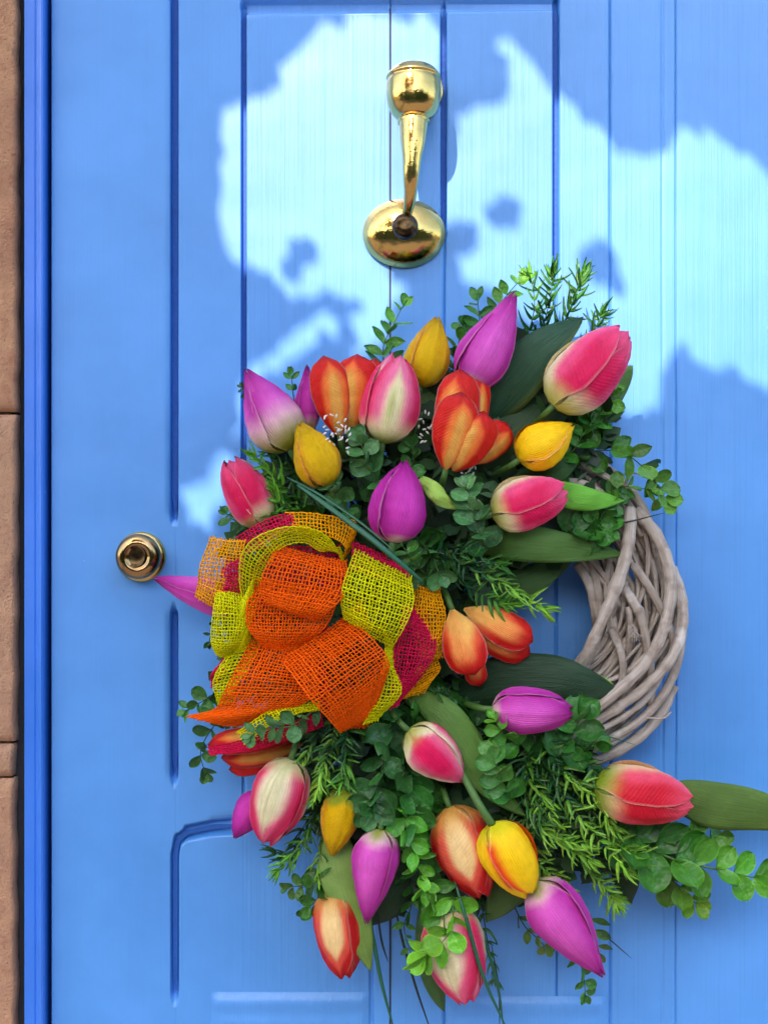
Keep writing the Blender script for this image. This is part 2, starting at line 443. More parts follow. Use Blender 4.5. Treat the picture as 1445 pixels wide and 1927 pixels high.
# stone wall
wall = thing('stone_wall', P(5, 1927, 0), 'reddish sandstone block wall at the left edge beside the door frame', 'wall')
edges = [(-80, 774, 25, 26), (780, 1396, 25, 22), (1402, 1462, 20, 19), (1467, 2010, 20, 24)]
for k, (y0, y1, e0, e1) in enumerate(edges):
    v = []; f = []; hf = .014; ny = max(4, int((y1 - y0) / 14)); xs = [-260, -120, -40, -10, 6, 14, 20, 25, 28, 30.5, 32, 33]
    hs = [0, 0, 0, 0, 0, 0, 0, 0, -.0004, -.002, -.010, -.03]
    for j in range(ny + 1):
        y = y0 + (y1 - y0) * j / ny; e = e0 + (e1 - e0) * j / ny + 1.5 * math.sin(y * .05 + k) + random.uniform(-.8, .8)
        ed = min(j, ny - j) / 1.0; dz = -.004 * max(0, 1 - ed) 
        f_ = (D - hf) / D
        for x, hh in zip(xs, hs):
            X = x + (e - 27) * (1 if x > 0 else 0)
            v.append(((X - CX) * S * f_, -(hf + hh + dz + random.uniform(-.0006, .0006)), (CY - y) * S * f_))
    nx = len(xs)
    for j in range(ny):
        for i in range(nx - 1): a = j * nx + i; f.append((a, a + nx, a + nx + 1, a + 1))
    for j in (0, ny):        # top/bottom faces going back to the mortar
        b0 = len(v)
        for i in range(nx): p = v[j * nx + i]; v.append((p[0], .05, p[2]))
        for i in range(nx - 1): f.append((j * nx + i, j * nx + i + 1, b0 + i + 1, b0 + i) if j == 0 else (j * nx + i + 1, j * nx + i, b0 + i, b0 + i + 1))
    mesh('stone', v, f, M_stone, wall)
v, f = box(-260, 22, -80, 2020, -.04, .004); M_mortar = plain('mortar', lin((120, 98, 82)), .95, 500, .3, .001)
mesh('mortar', v, f, M_mortar, wall, smooth=False)
v, f = box(18, 51, -90, 2020, -.05, -.002); mesh('frame_gap', v, f, M_dark, wall, smooth=False)  # near-black strip filling the gap between wall and frame

# ------------------------------------------------------------------ brass knocker and knob
Y = Vector((0, -1, 0))
kn = bpy.data.objects.new('door_knocker', None); C.objects.link(kn); kn.parent = door
kn.location = P(778, 175) - door.location; kn['label'] = 'polished brass drop knocker with round striking plate'
def rp(l): return [(a * S, b * S) for a, b in l]
v, f = lathe(rp(smoothprof([(54, 0), (54, 7), (52, 12), (47, 15), (46, 18), (48, 22), (45, 27), (40, 30), (30, 34), (0.1, 36)], 40)), P(780, 172, .0005), Y)
mesh('rose', v, f, M_brass, kn)
# cup shaped boss, axis nearly vertical, leaning out
bc = P(778, 176, .040); ax = Vector((0, -.14, -1)).normalized()
v, f = lathe(rp(smoothprof([(.1, -55), (24, -53), (38, -46), (46, -37), (49, -33), (50.5, -29), (48, -25), (50, -18), (50.5, -8), (50, 6), (47, 22), (41, 36), (33, 45), (27, 49), (29, 52), (29, 55), (26, 58), (.1, 59)], 90)), bc, ax)
mesh('boss', v, f, M_brass, kn)
pts = catmull([P(778, 228, .045), P(777, 262, .050), P(775, 300, .053), P(773, 340, .052), P(771, 375, .044), P(766, 402, .034), P(762, 424, .030)], 40)
rad = [table([(0, 27), (.15, 24), (.35, 17), (.6, 12), (.82, 9.5), (1, 10)], i / 39) * S for i in range(40)]
mesh('arm', *tube(pts, rad, 20)[:2], M_brass, kn)
v, f = lathe(rp(smoothprof([(77, 0), (77.5, 5), (75, 10), (66, 21), (50, 32), (30, 40), (12, 43), (.1, 43.5)], 50)), P(760, 440, .0005), Y, 64)
zc = P(760, 440).z; v = [Vector((q.x, q.y, zc + (q.z - zc) * .84)) for q in v]
mesh('striking_plate', v, f, M_brass, kn)
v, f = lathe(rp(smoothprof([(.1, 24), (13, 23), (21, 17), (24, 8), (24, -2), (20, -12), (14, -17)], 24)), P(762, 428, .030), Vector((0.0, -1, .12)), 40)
mesh('striker', v, f, M_tarn_refl, kn)
kb = bpy.data.objects.new('door_knob', None); C.objects.link(kb); kb.parent = door
kb.location = P(262, 1047) - door.location; kb['label'] = 'round polished brass door knob'
v, f = lathe(rp(smoothprof([(47, 0), (47, 5), (44, 9), (38, 12), (28, 14), (20, 18), (18, 24)], 30)), P(266, 1048, .0004), Y)
mesh('rose', v, f, M_brass, kb)
v, f = lathe(rp(smoothprof([(16, -18), (24, -14), (36, -6), (41.5, 4), (41, 12), (36, 19), (29, 23), (24, 23.5), (20, 21), (12, 17.5), (.1, 16)], 60)), P(262, 1047, .022), Y, 56)
mesh('knob', v, f, M_bronze, kb)
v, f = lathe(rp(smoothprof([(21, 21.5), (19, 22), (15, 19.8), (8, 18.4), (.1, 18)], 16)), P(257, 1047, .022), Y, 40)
mesh('dimple_reflection', v, f, M_tarn_refl, kb)  # dark reflection in the knob centre, put in as colour

# ------------------------------------------------------------------ unseen tree, its crown shaped to shade the door around the LIT patches
LIT = [[(590, 34), (660, 18), (828, 20), (830, 250), (845, 305), (862, 225), (905, 192), (962, 168), (955, 130), (928, 70), (938, 45), (975, 85), (1035, 160),
        (1060, 185), (1110, 225), (1160, 272), (1205, 288), (1255, 275), (1275, 235), (1320, 235), (1380, 270), (1445, 315), (1640, 420), (1640, 770), (1445, 735),
        (1385, 715), (1320, 695), (1290, 640), (1245, 690), (1240, 780), (1180, 790), (1120, 740), (1050, 720), (960, 560), (900, 545), (862, 520), (858, 490), (905, 462),
        (895, 420), (850, 420), (740, 505), (735, 520), (850, 612), (840, 640), (735, 560), (720, 690), (660, 690), (640, 640), (610, 620), (570, 680), (520, 700),
        (480, 760), (440, 840), (440, 940), (420, 960), (385, 960), (405, 1015), (375, 1000), (345, 950), (350, 915), (375, 870), (420, 850), (450, 790), (445, 720), (500, 660),
        (600, 592), (680, 590), (690, 575), (620, 558), (560, 572), (530, 545), (500, 522), (450, 500), (418, 485), (418, 192), (495, 180), (545, 110)],
       [(868, 505), (884, 498), (898, 512), (892, 526), (876, 522)], [(1300, 745), (1345, 742), (1350, 765), (1310, 770)]]
BLOB = [(950, 400, 30), (568, 470, 26), (545, 505, 18), (1125, 492, 38), (1160, 530, 20), (655, 640, 20), (770, 50, 10), (1110, 760, 40), (1310, 730, 30)]
def inpoly(x, y, pl):
    c = False; j = len(pl) - 1
    for i in range(len(pl)):
        xi, yi = pl[i]; xj, yj = pl[j]
        if (yi > y) != (yj > y) and x < (xj - xi) * (y - yi) / (yj - yi) + xi: c = not c
        j = i
    return c
def lit(x, y):
    return any(inpoly(x, y, p) for p in LIT) and not any((x - a) ** 2 + (y - b) ** 2 < r * r for a, b, r in BLOB)
crown = Acc(); rnd = random.Random(3)
def crown_leaf(px, py, r, yy):
    q = Vector(((px - CX) * S, 0, (CY - py) * S)); t = -yy / -SUNV.y * -1
    c = q + SUNV * (yy / SUNV.y)
    n = (SUNV + Vector((rnd.uniform(-.5, .5), rnd.uniform(-.5, .5), rnd.uniform(-.5, .5)))).normalized()
    a = n.cross(Vector((rnd.uniform(-1, 1), rnd.uniform(-1, 1), rnd.uniform(-1, 1)))).normalized(); b = n.cross(a)
    rr = r * S * 1.12; cc = (.05 * rnd.uniform(.7, 1.4), .11 * rnd.uniform(.8, 1.2), .025)
    v = [c + a * rr, c + a * rr * .45 + b * rr * .72 + n * rr * .1, c - a * rr * .5 + b * rr * .68 + n * rr * .1, c - a * rr * 1.0,
         c - a * rr * .5 - b * rr * .68 + n * rr * .1, c + a * rr * .45 - b * rr * .72 + n * rr * .1]
    crown.add(v, [(0, 1, 2, 3), (0, 3, 4, 5)], None, [cc] * 6)
for r, lay in ((75, 4), (38, 3), (20, 3), (11, 2)):
    st = r * 1.05
    y = -500
    while y < 2350:
        x = -420
        while x < 1950:
            if r == 75 or (-40 < x < 1660 and -40 < y < 1100):
                for k in range(lay):
                    X = x + rnd.uniform(-.5, .5) * st; Y_ = y + rnd.uniform(-.5, .5) * st
                    tf = .95 if r > 20 or rnd.random() < .75 else .35
                    if lit(X, Y_) or any(lit(X + r * tf * math.cos(q * .785), Y_ + r * tf * math.sin(q * .785)) for q in range(8)): continue
                    if r < 75 and all(not lit(X + 130 * math.cos(q * .785), Y_ + 130 * math.sin(q * .785)) for q in range(8)): continue
                    crown_leaf(X, Y_, r, -1.52 - rnd.uniform(0, .10 if r < 75 else .5))
            x += st
        y += st
tree = thing('tree', (-2.3, -1.9, -1.25), 'unseen leafy tree in front of the door, crown shaped to dapple the paint with shade', 'tree')
crown.build('crown', M_fill, tree, False)['kind'] = 'stuff'
mesh('trunk', *tube(catmull([(-2.3, -1.9, -1.25), (-2.25, -1.92, 0), (-2.15, -1.95, 1.2), (-1.9, -2.0, 2.0)], 16), [.14 - i * .004 for i in range(16)], 12)[:2], M_bark, tree)
for a in ([(-2.12, -1.96, 1.3), (-1.5, -2.0, 1.6), (-.5, -1.95, 1.45)], [(-2.15, -1.96, 1.0), (-1.6, -2.0, 1.2), (-1.1, -1.95, 1.35)],
          [(-2.1, -1.96, 1.4), (-1.7, -2.0, 2.2), (-1.3, -2.0, 2.75), (-.8, -2.0, 2.7)], [(-2.0, -1.98, 1.7), (-1.9, -2.0, 2.4), (-1.6, -2.0, 2.9)]):
    mesh('limb', *tube(catmull(a, 16), [.05 - i * .0027 for i in range(16)], 8)[:2], M_bark, tree)

# ------------------------------------------------------------------ wicker ring
RC = (985, 1150)
ring = thing('wicker_wreath', P(RC[0], RC[1], .03), 'round wreath ring twisted from weathered grey brown willow twigs', 'wreath')
def twig(pts, rad, n=9, seg=None):
    pts = catmull(pts, seg or max(12, len(pts) * 5)); m = len(pts)
    rr = [rad * (1 - .25 * i / m) * (1 + .06 * math.sin(i * 1.7 + rad * 9e4)) * (1.14 if rt.random() < .06 else 1) for i in range(m)]
    v, f, uv, c = tube(pts, rr, n); return mesh('twig', v, f, M_wick, ring, uv)
rt = random.Random(11)
def ringpt(th, mr, ph, cm=217):
    a = cm + mr * math.cos(ph); x = RC[0] + a * math.cos(th); y = RC[1] + a * math.sin(th) * .99
    k_ = .45 + .55 * sst(-.2, .55, math.cos(th - .15)); return P(x, y, .034 * (.6 + .4 * k_) + mr * S * .62 * k_ * math.sin(ph))
for k in range(96):
    th0 = rt.uniform(0, 2 * math.pi); span = rt.uniform(1.6, 4.2); ph0 = rt.uniform(0, 6.28)
    core = k < 46; kk = (rt.choice([-1, 1]) * rt.uniform(.05, .45)) if core else (1 if k % 4 else -1) * rt.uniform(.6, 1.3)
    mr = rt.uniform(20, 66) if core else rt.uniform(62, 80); rad = rt.uniform(3.6, 5.8) if not core else rt.uniform(4, 7.5)
    pts = []; n = int(span / .13)
    for i in range(n):
        t = i / (n - 1)
        pts.append(ringpt(th0 + span * t, mr * (1 + .06 * math.sin(t * 9 + k)), ph0 + kk * span * t + .12 * math.sin(t * 14 + k), 217 + 4 * math.sin(k)))
    twig(pts, rad * S * 1.0, 8 if not core else 7, n * 2)
hero = [([(1184, 958, .062), (1183, 1010, .073), (1170, 1070, .076), (1140, 1150, .076), (1108, 1220, .070), (1086, 1272, .055), (1060, 1330, .04)], 12.5),
        ([(1196, 960, .052), (1236, 1010, .062), (1258, 1070, .068), (1260, 1130, .071), (1244, 1195, .074), (1208, 1255, .076), (1150, 1310, .076), (1095, 1350, .070), (1020, 1385, .06)], 12),
        ([(1262, 1070, .040), (1280, 1120, .048), (1283, 1175, .056), (1264, 1235, .064), (1222, 1285, .068), (1170, 1325, .068), (1110, 1362, .064), (1030, 1384, .055)], 11.5),
        ([(1284, 1190, .038), (1270, 1260, .046), (1238, 1320, .05), (1190, 1366, .055), (1130, 1395, .055), (1050, 1405, .05)], 9),
        ([(1266, 1290, .03), (1240, 1345, .036), (1195, 1392, .044), (1130, 1428, .046), (1060, 1442, .045), (980, 1440, .04), (900, 1410, .035)], 11.5),
        ([(1190, 1062, .058), (1216, 1098, .06), (1240, 1140, .056), (1262, 1190, .050), (1266, 1230, .045)], 8.5),
        ([(1172, 1106, .062), (1192, 1135, .066), (1206, 1165, .064), (1216, 1215, .058), (1226, 1280, .05), (1222, 1330, .045)], 9.5),
        ([(1150, 1185, .05), (1165, 1220, .06), (1172, 1260, .062), (1168, 1300, .06), (1170, 1360, .05)], 8),
        ([(1212, 1145, .05), (1190, 1190, .054), (1160, 1235, .052), (1130, 1280, .045)], 10),
        ([(1086, 1060, .045), (1108, 1100, .05), (1118, 1150, .048), (1122, 1190, .04)], 9),
        ([(1112, 1055, .045), (1124, 1110, .05), (1128, 1160, .048), (1124, 1220, .04), (1112, 1270, .035)], 9),
        ([(1150, 1035, .05), (1140, 1100, .052), (1150, 1170, .05), (1162, 1210, .05)], 6),
        ([(1098, 862, .035), (1150, 890, .045), (1195, 935, .05), (1222, 990, .05), (1236, 1050, .045)], 10.5),
        ([(1060, 870, .045), (1110, 880, .055), (1160, 915, .055), (1190, 960, .05)], 8),
        ([(1040, 905, .05), (1100, 912, .056), (1150, 945, .055), (1178, 985, .05), (1190, 1040, .045)], 8.5),
        ([(930, 1378, .05), (1010, 1392, .062), (1080, 1388, .066), (1150, 1362, .064), (1215, 1315, .055), (1250, 1260, .05)], 7),
        ([(940, 1400, .05), (1020, 1424, .055), (1090, 1420, .056), (1160, 1392, .052), (1210, 1350, .045)], 7.5)]
for pts, r in hero: twig([P(*p) for p in pts], r * S, 12)
for k in range(14):      # frayed end of a cut twig
    a = P(1186 + rt.uniform(-5, 5), 1172, .066); mesh('twig_fibre', *tube(catmull([a, a + Vector((rt.uniform(-.004, .008), -.001, -.006)), a + Vector((rt.uniform(-.006, .012), rt.uniform(-.004, 0), -.012 - rt.uniform(0, .006)))], 5), .0004, 4)[:2], M_wick, ring)
for a, b_, c_ in (((1210, 1350, .055), (1246, 1352, .06), (1262, 1340, .06)), ((1150, 900, .05), (1190, 890, .055), (1215, 900, .05))):
    twig([P(*a), P(*b_), P(*c_)], 1.8 * S, 6)
twig([P(1178, 1238, .05), P(1184, 1200, .06), P(1184, 1160, .066), P(1180, 1142, .066)], 7 * S, 8)

# ------------------------------------------------------------------ tulips
PR = {'egg': [(0, .18), (.04, .48), (.12, .75), (.25, .94), (.38, 1), (.56, .91), (.72, .71), (.86, .46), (.95, .24), (1, .10)],
      'point': [(0, .20), (.04, .50), (.11, .78), (.22, .96), (.34, 1), (.5, .89), (.68, .67), (.84, .41), (.95, .19), (1, .07)],
      'blunt': [(0, .16), (.05, .52), (.14, .8), (.26, .94), (.40, 1), (.58, .95), (.74, .82), (.87, .64), (.95, .46), (1, .32)],
      'spoon': [(0, .10), (.08, .40), (.2, .66), (.38, .88), (.6, 1), (.78, .97), (.9, .84), (.97, .62), (1, .42)]}
WD = {'c': [(0, .75), (.3, 1), (.6, .96), (.8, .86), (.9, .70), (.96, .50), (.99, .30), (1, .12)],
      'r': [(0, .6), (.3, .95), (.6, 1), (.8, .98), (.92, .78), (.98, .45), (1, .06)]}
def C_(r, g, b): return lin((r, g, b))
def st_purple(f=.22, deep=0):
    m1, m2, g, cr = C_(174, 26, 140), C_(216, 88, 186), C_(150, 160, 50), C_(232, 190, 190)
    if deep: m1, m2 = C_(160, 10, 126), C_(206, 58, 172)
    def fn(u, v, k):
        c = mixc(m1, m2, sst(.9, .1, abs(v)) * .8 * sst(1, .5, u) + .15)
        c = mixc(cr, c, sst(f * .55, f * 1.5, u + .05 * abs(v))) if f > 0 else c
        return mixc(g, c, sst(f * .1, f * 1.0, u + .08 * abs(v) - .02)) if f > .1 else c
    return fn
def st_stripe(u, v, k):     # pink with a cream and green striped middle
    pink, cream, gr, deep = C_(222, 48, 98), C_(234, 224, 168), C_(150, 168, 66), C_(196, 24, 70)
    vein = .5 + .5 * math.sin(v * 60)
    cen = mixc(cream, gr, (vein * .7) * sst(.42, .1, abs(v)) * sst(.75, .4, u))
    c = mixc(cen, mixc(C_(232, 110, 146), pink, sst(.3, .8, abs(v))), sst(.10, .45, abs(v) + .38 * sst(.5, 1, u)))
    c = mixc(c, deep, sst(.8, 1, abs(v)) * .4)
    c = mixc(mixc(gr, cream, sst(0, .14, u)), c, sst(.04, .30, u - .06 * (1 - abs(v))))
    return c
def st_stripe_pale(u, v, k):
    pink, cream, gr = C_(206, 40, 84), C_(230, 218, 176), C_(176, 182, 106)
    c = mixc(mixc(cream, gr, (.5 + .5 * math.sin(v * 45)) * .55 * sst(.5, .1, abs(v - .15))), mixc(C_(228, 92, 128), pink, sst(.5, .95, abs(v) + .4 * u)), sst(.26, .70, abs(v - .1) + .6 * sst(.5, 1, u)))
    return mixc(C_(208, 204, 140), c, sst(0, .22, u))
def st_blotch(u, v, k):     # hot pink middle with cream margins
    hot, pink, cream, gr = C_(222, 16, 84), C_(232, 104, 140), C_(238, 222, 182), C_(184, 188, 84)
    d = abs(v) * .9 + .75 * sst(.28, .0, u)
    c = mixc(hot, pink, sst(.25, .6, abs(v)) * .8 + sst(.62, .95, u) * .8)
    c = mixc(c, cream, sst(.55, .92, d) * sst(.98, .75, u))
    return mixc(gr, c, sst(-.02, .22, u))
def st_seam(base=0):         # hot pink where two petals meet, cream towards the outer side
    hot, pink, cream, gr = C_(214, 14, 78), C_(230, 84, 128), C_(238, 224, 178), C_(186, 188, 84)
    if base: hot, pink, cream, gr = C_(200, 16, 40), C_(232, 84, 108), C_(236, 196, 146), C_(120, 144, 26)
    def fn(u, v, k):
        d = (1 - v) * .5 if k == 0 else (1 + v) * .5
        if k > 2: d = .3
        d += .10 * math.sin(u * 5 + k)
        c = mixc(hot, pink, sst(.30, .50, d) * .7 + .6 * sst(.6, 1, u)); c = mixc(c, cream, sst(.52, .78, d + .3 * sst(.3, 0, u)) * sst(1.0, .5, u * (.8 if k else 1)))
        c = mixc(cream, c, sst(.06, .34, u + (.12 if k == 0 else -.03)))
        return mixc(gr, c, sst(-.02, .26, u) if not base else sst(.04, .32, u + .05 * abs(v)))
    return fn
def st_far(u, v, k):
    hot, pink, cream, gr = C_(206, 16, 44), C_(232, 92, 112), C_(236, 190, 140), C_(124, 146, 26)
    c = mixc(cream, mixc(pink, hot, sst(.4, 1, abs(v))), sst(.22, .52, u))
    return mixc(gr, c, sst(.04, .30, u + .05 * abs(v)))
def st_red(w0=.45):
    tan, red, dk, or_ = C_(236, 168, 76), C_(206, 28, 16), C_(110, 12, 18), C_(240, 120, 50)
    def fn(u, v, k):
        e = abs(v + (.28 if k % 2 else -.28)) * .85 + .55 * sst(.68, 1.0, u) + .10 * sst(.3, .8, u) - .25 * sst(.3, 0, u)
        c = mixc(tan, or_, sst(w0 * .4, w0, e)); c = mixc(c, red, sst(w0, w0 + .28, e))
        return mixc(c, dk, sst(.88, 1, max(abs(v), u * .995)) * .8)
    return fn
def st_drop(u, v, k):
    tan, red, dk, or_ = C_(244, 186, 90), C_(204, 24, 16), C_(110, 12, 18), C_(236, 96, 50)
    e = u * 1.05 + .35 * abs(v + .25) - .1
    c = mixc(tan, or_, sst(.35, .6, e)); c = mixc(c, red, sst(.52, .82, e)); c = mixc(c, mixc(tan, or_, .3), sst(.62, .25, abs(v - .1)) * sst(.9, .6, u) * .7)
    return mixc(c, dk, sst(.92, 1, max(abs(v), u)) * .5)
def st_redpale(u, v, k):
    cream, red, tan = C_(240, 204, 138), C_(190, 22, 24), C_(196, 142, 60)
    e = abs(v + (.22 if k != 1 else -.2)) + .8 * sst(.5, 1, u)
    c = mixc(cream, mixc(C_(222, 84, 64), red, sst(.6, .95, e)), sst(.24, .52, e))
    return mixc(tan, c, sst(0, .32, u))
def st_yellow(u, v, k):
    y, o, g = C_(255, 202, 0), C_(255, 166, 0), C_(224, 212, 20)
    return mixc(mixc(y, g, sst(.12, 0, u) * .4 + .08 * sst(.07, .02, abs(v)) * sst(.8, .3, u)), o, sst(.55, 1, abs(v)) * .7)
def st_yellow_green(u, v, k): return mixc(C_(176, 188, 44), st_yellow(u, v, k), sst(.14, .24, u + .04 * math.cos(v * 5)))
def st_yellowred(u, v, k):
    y, r_, g = C_(252, 204, 10), C_(232, 62, 10), C_(214, 206, 14)
    c = mixc(y, C_(248, 170, 10), sst(.3, .9, abs(v)) * .6)
    c = mixc(c, r_, (sst(.60, .92, v) if k == 0 else sst(.66, .92, abs(v))) * sst(.05, .25, u) * sst(1.02, .85, u))
    return mixc(g, c, sst(0, .25, u))
def petal(base, tip, wpx, az, w0, prof, wd, fn, mat, parent, k=0, scl=1.0, nu=26, nv=25, ridge=0.0, lean=0.10, flat=.92, edge=.03, phase=0):
    A = tip - base; L = A.length; A = A / L
    B = Vector((0, -1, 0)); B = (B - A * B.dot(A)).normalized(); Cc = A.cross(B)
    Rr = wpx * .475 * S; vs = []; fs = []; uvs = []; cs = []
    for i in range(nu):
        u = i / (nu - 1); uu = 1 - (1 - u) ** 1.25
        pr = table(PR[prof], uu); ww = table(WD[wd], uu) * w0
        for j in range(nv):
            v = -1 + 2 * j / (nv - 1)
            an = az + v * ww + lean * uu
            r = Rr * scl * pr * (1 + .04 * v) + Rr * edge * abs(v) ** 6 + Rr * .018 * math.sin(uu * 9 + phase + v * 3) + Rr * .016 * math.cos(v * 11 + phase) * sst(0, .3, uu)
            if ridge: r += Rr * ridge * 2.2 * (math.exp(-((v - .05) / .035) ** 2) + math.exp(-((v + .07) / .035) ** 2)) * sst(1, .7, uu)
            x = uu * L * (1 - .025 * v * v)
            vs.append(base + A * x + (B * math.cos(an) * flat + Cc * math.sin(an)) * r)
            uvs.append((uu, .5 + v * .5)); c_ = fn(uu, v, k)
            if abs(v) > .95: c_ = mixc(c_, (.9, .75, .62), .22)
            cs.append(c_)
    for i in range(nu - 1):
        for j in range(nv - 1):
            a = i * nv + j; fs.append((a, a + 1, a + nv + 1, a + nv))
    o = mesh('petal', vs, fs, mat, parent, uvs, cs)
    return o
TG = 'artificial tulips worked into the wreath'
tulips = []
def stem(base, A, parent, length=45):
    e = base - A * (length * S) + Vector((0, .030, 0))
    ps = catmull([base + A * .004, base - A * (length * .4 * S) + Vector((0, .002, 0)), e], 10)
    mesh('stem', *tube(ps, .0028, 8)[:2], M_stem, parent)
def tulip(base, tip, wpx, fn, mat, label, prof='egg', roll=0.0, ridge=.012, w0=1.2, inner=True, slen=45):
    b, t = P(*base), P(*tip); A = (t - b).normalized()
    root = thing('tulip', b, label, 'tulip', TG)
    for k in range(3):
        petal(b, b + (t - b) * (1 - .022 * k), wpx, roll + k * 2.094 + random.uniform(-.08, .08), w0, prof, 'c', fn, mat, root, k, 1.0 + .012 * k, ridge=ridge, phase=k * 2 + wpx)
    if inner:
        for k in range(3):
            petal(b, b + (t - b) * random.uniform(.985, 1.03), wpx, roll + 1.047 + k * 2.094, 1.15, prof, 'c', fn, mat, root, k + 3, .86, 18, 13, phase=k + wpx)
    stem(b, A, root, slen); tulips.append((root, b, base)); return root
def open_tulip(petals, fn, mat, label, wd='r'):
    b = P(*petals[0][0]); t = P(*petals[0][1]); root = thing('tulip', b, label, 'tulip', TG)
    for k, (ba, ti, wp, az) in enumerate(petals):
        petal(P(*ba), P(*ti), wp * 1.12, az, 1.02, 'spoon', wd, fn, mat, root, k, 1, 26, 25, edge=.03, phase=k)
    stem(b, (t - b).normalized(), root); tulips.append((root, b, petals[0][0])); return root
# --- upper half
T1 = tulip((545, 846, .072), (463, 696, .075), 106, st_purple(.42), M_fine, 'purple tulip with olive green base, top left of the wreath', 'point', .5, .02)
T2 = tulip((577, 815, .058), (578, 688, .058), 50, st_purple(.2, 1), M_fine, 'thin dark purple tulip squeezed behind the yellow one and the open red one', 'point', .3)
T3 = open_tulip([((640, 822, .080), (610, 668, .088), 76, -.15), ((660, 815, .074), (668, 666, .078), 92, .1), ((668, 810, .064), (702, 674, .064), 70, .2), ((650, 815, .060), (636, 690, .060), 70, .0)],
                st_red(.38), M_cross, 'open red tulip with tan yellow petal centres, upper left beside the pink one')
T4 = tulip((720, 834, .090), (750, 670, .086), 108, st_stripe, M_fine, 'upright pink tulip with green striped cream middle, below the topmost yellow tulip', 'blunt', 0.05)
T5 = tulip((790, 728, .070), (822, 596, .066), 82, st_yellow, M_feather, 'topmost yellow tulip, under the brass knocker', 'egg', .25)
T6 = tulip((880, 730, .078), (970, 552, .080), 100, st_purple(.10), M_fine, 'tall purple tulip, topmost flower of the wreath', 'point', .1, .025)
T7 = tulip((1040, 764, .090), (1175, 626, .088), 122, st_seam(), M_cross, 'largest pink tulip with cream base at upper right of the wreath', 'blunt', -1.0)
T8 = tulip((976, 866, .092), (1078, 800, .090), 88, st_yellow, M_fine, 'smooth yellow tulip between the two pink tulips at upper right', 'egg', -.6)
T9 = open_tulip([((838, 884, .100), (868, 736, .108), 84, -.15), ((845, 880, .092), (862, 695, .090), 86, .0), ((862, 878, .086), (893, 700, .080), 66, .25),
                 ((852, 886, .098), (904, 770, .104), 84, .25), ((882, 872, .078), (946, 794, .070), 70, .3)],
                st_red(.32), M_cross, 'open orange red tulip with dark petal edges in the middle of the upper flowers')
T10 = tulip((618, 914, .098), (563, 796, .100), 82, st_yellow, M_feather, 'yellow tulip with feathered veins below the olive based purple tulip', 'egg', .3)
T11 = tulip((497, 990, .066), (432, 864, .066), 88, st_seam(), M_fine, 'pink tulip with cream base half hidden by needles above the bow', 'blunt', -1.2)
T12 = tulip((738, 1020, .112), (760, 866, .108), 104, st_purple(.07, 1), M_fine, 'deep magenta tulip standing upright just above the bow', 'egg', .35, .012)
T13 = tulip((925, 968, .100), (1066, 922, .098), 98, st_seam(), M_cross, 'pink tulip pointing right, below the smooth yellow tulip', 'blunt', -.9)
T14 = tulip((450, 1140, .070), (290, 1088, .060), 66, st_purple(0), M_fine, 'purple tulip poking out left of the bow towards the door knob', 'point', .9, w0=1.2)
T15 = open_tulip([((850, 1146, .090), (896, 1268, .092), 82, .05), ((872, 1146, .086), (1000, 1208, .082), 70, -.2), ((866, 1160, .074), (998, 1226, .070), 70, .2), ((880, 1210, .072), (903, 1290, .070), 44, 0)],
                 st_drop, M_fine, 'orange red tulip with drooping petals in front of the wreath opening')
# --- lower half
T16 = tulip((926, 1334, .098), (1076, 1338, .094), 84, st_purple(.08), M_fine, 'purple tulip lying sideways across the lower wicker ring', 'blunt', .1, .02)
T17 = tulip((768, 1374, .100), (876, 1470, .094), 90, st_blotch, M_fine, 'cream tulip with hot pink centre just below the bow', 'egg', .1)
T18 = tulip((1118, 1480, .092), (1300, 1512, .088), 110, st_seam(1), M_cross, 'pink tulip with green base at the lower right edge of the wreath', 'blunt', -1.0)
T19 = open_tulip([((570, 1385, .066), (392, 1404, .062), 52, .2), ((570, 1400, .058), (418, 1424, .052), 58, -.1), ((560, 1420, .050), (432, 1448, .045), 44, .0)],
                 st_red(.3), M_fine, 'red tulip mostly covered by the lower left ribbon ends')
T20 = tulip((548, 1428, .092), (500, 1584, .086), 104, st_stripe_pale, M_fine, 'pale cream tulip with pink margins, hanging at lower left', 'blunt', .05)
T21 = tulip((492, 1490, .060), (442, 1578, .056), 60, st_purple(0, 1), M_fine, 'small dark purple tulip half behind the pale cream one', 'egg', .4)
T22 = tulip((650, 1484, .090), (624, 1611, .086), 74, st_yellow_green, M_feather, 'hanging yellow tulip with a green cap below the bow', 'egg', -.1)
T23 = tulip((716, 1560, .100), (690, 1736, .096), 84, st_purple(.14), M_fine, 'hanging purple tulip with pale base beside the green capped yellow one', 'point', .25, .02)
T24 = tulip((845, 1518, .086), (908, 1684, .082), 108, st_redpale, M_cross, 'tan and red tulip hanging behind the red streaked yellow one', 'blunt', .3)
T25 = tulip((924, 1550, .108), (994, 1682, .104), 98, st_yellowred, M_fine, 'bright yellow tulip with a red streak, hanging on a visible stem', 'blunt', -.55, slen=10)
T26 = tulip((1005, 1660, .094), (1134, 1834, .088), 104, st_purple(.12), M_fine, 'large purple tulip pointing down right, lowest on the right side', 'point', .1, .02)
T27 = tulip((628, 1672, .072), (652, 1838, .068), 92, st_redpale, M_fine, 'slim red and cream tulip at the bottom left, partly behind a long leaf', 'blunt', .5)
T28 = tulip((836, 1704, .080), (880, 1884, .076), 114, st_stripe_pale, M_cross, 'pink and cream tulip hanging lowest, behind the small leafy sprig', 'blunt', .2)
# visible stem of the red streaked yellow tulip
mesh('stem', *tube(catmull([P(868, 1450, .094), P(888, 1490, .106), P(908, 1525, .112), P(926, 1552, .110)], 12), .0035, 10)[:2], M_stem, T25)

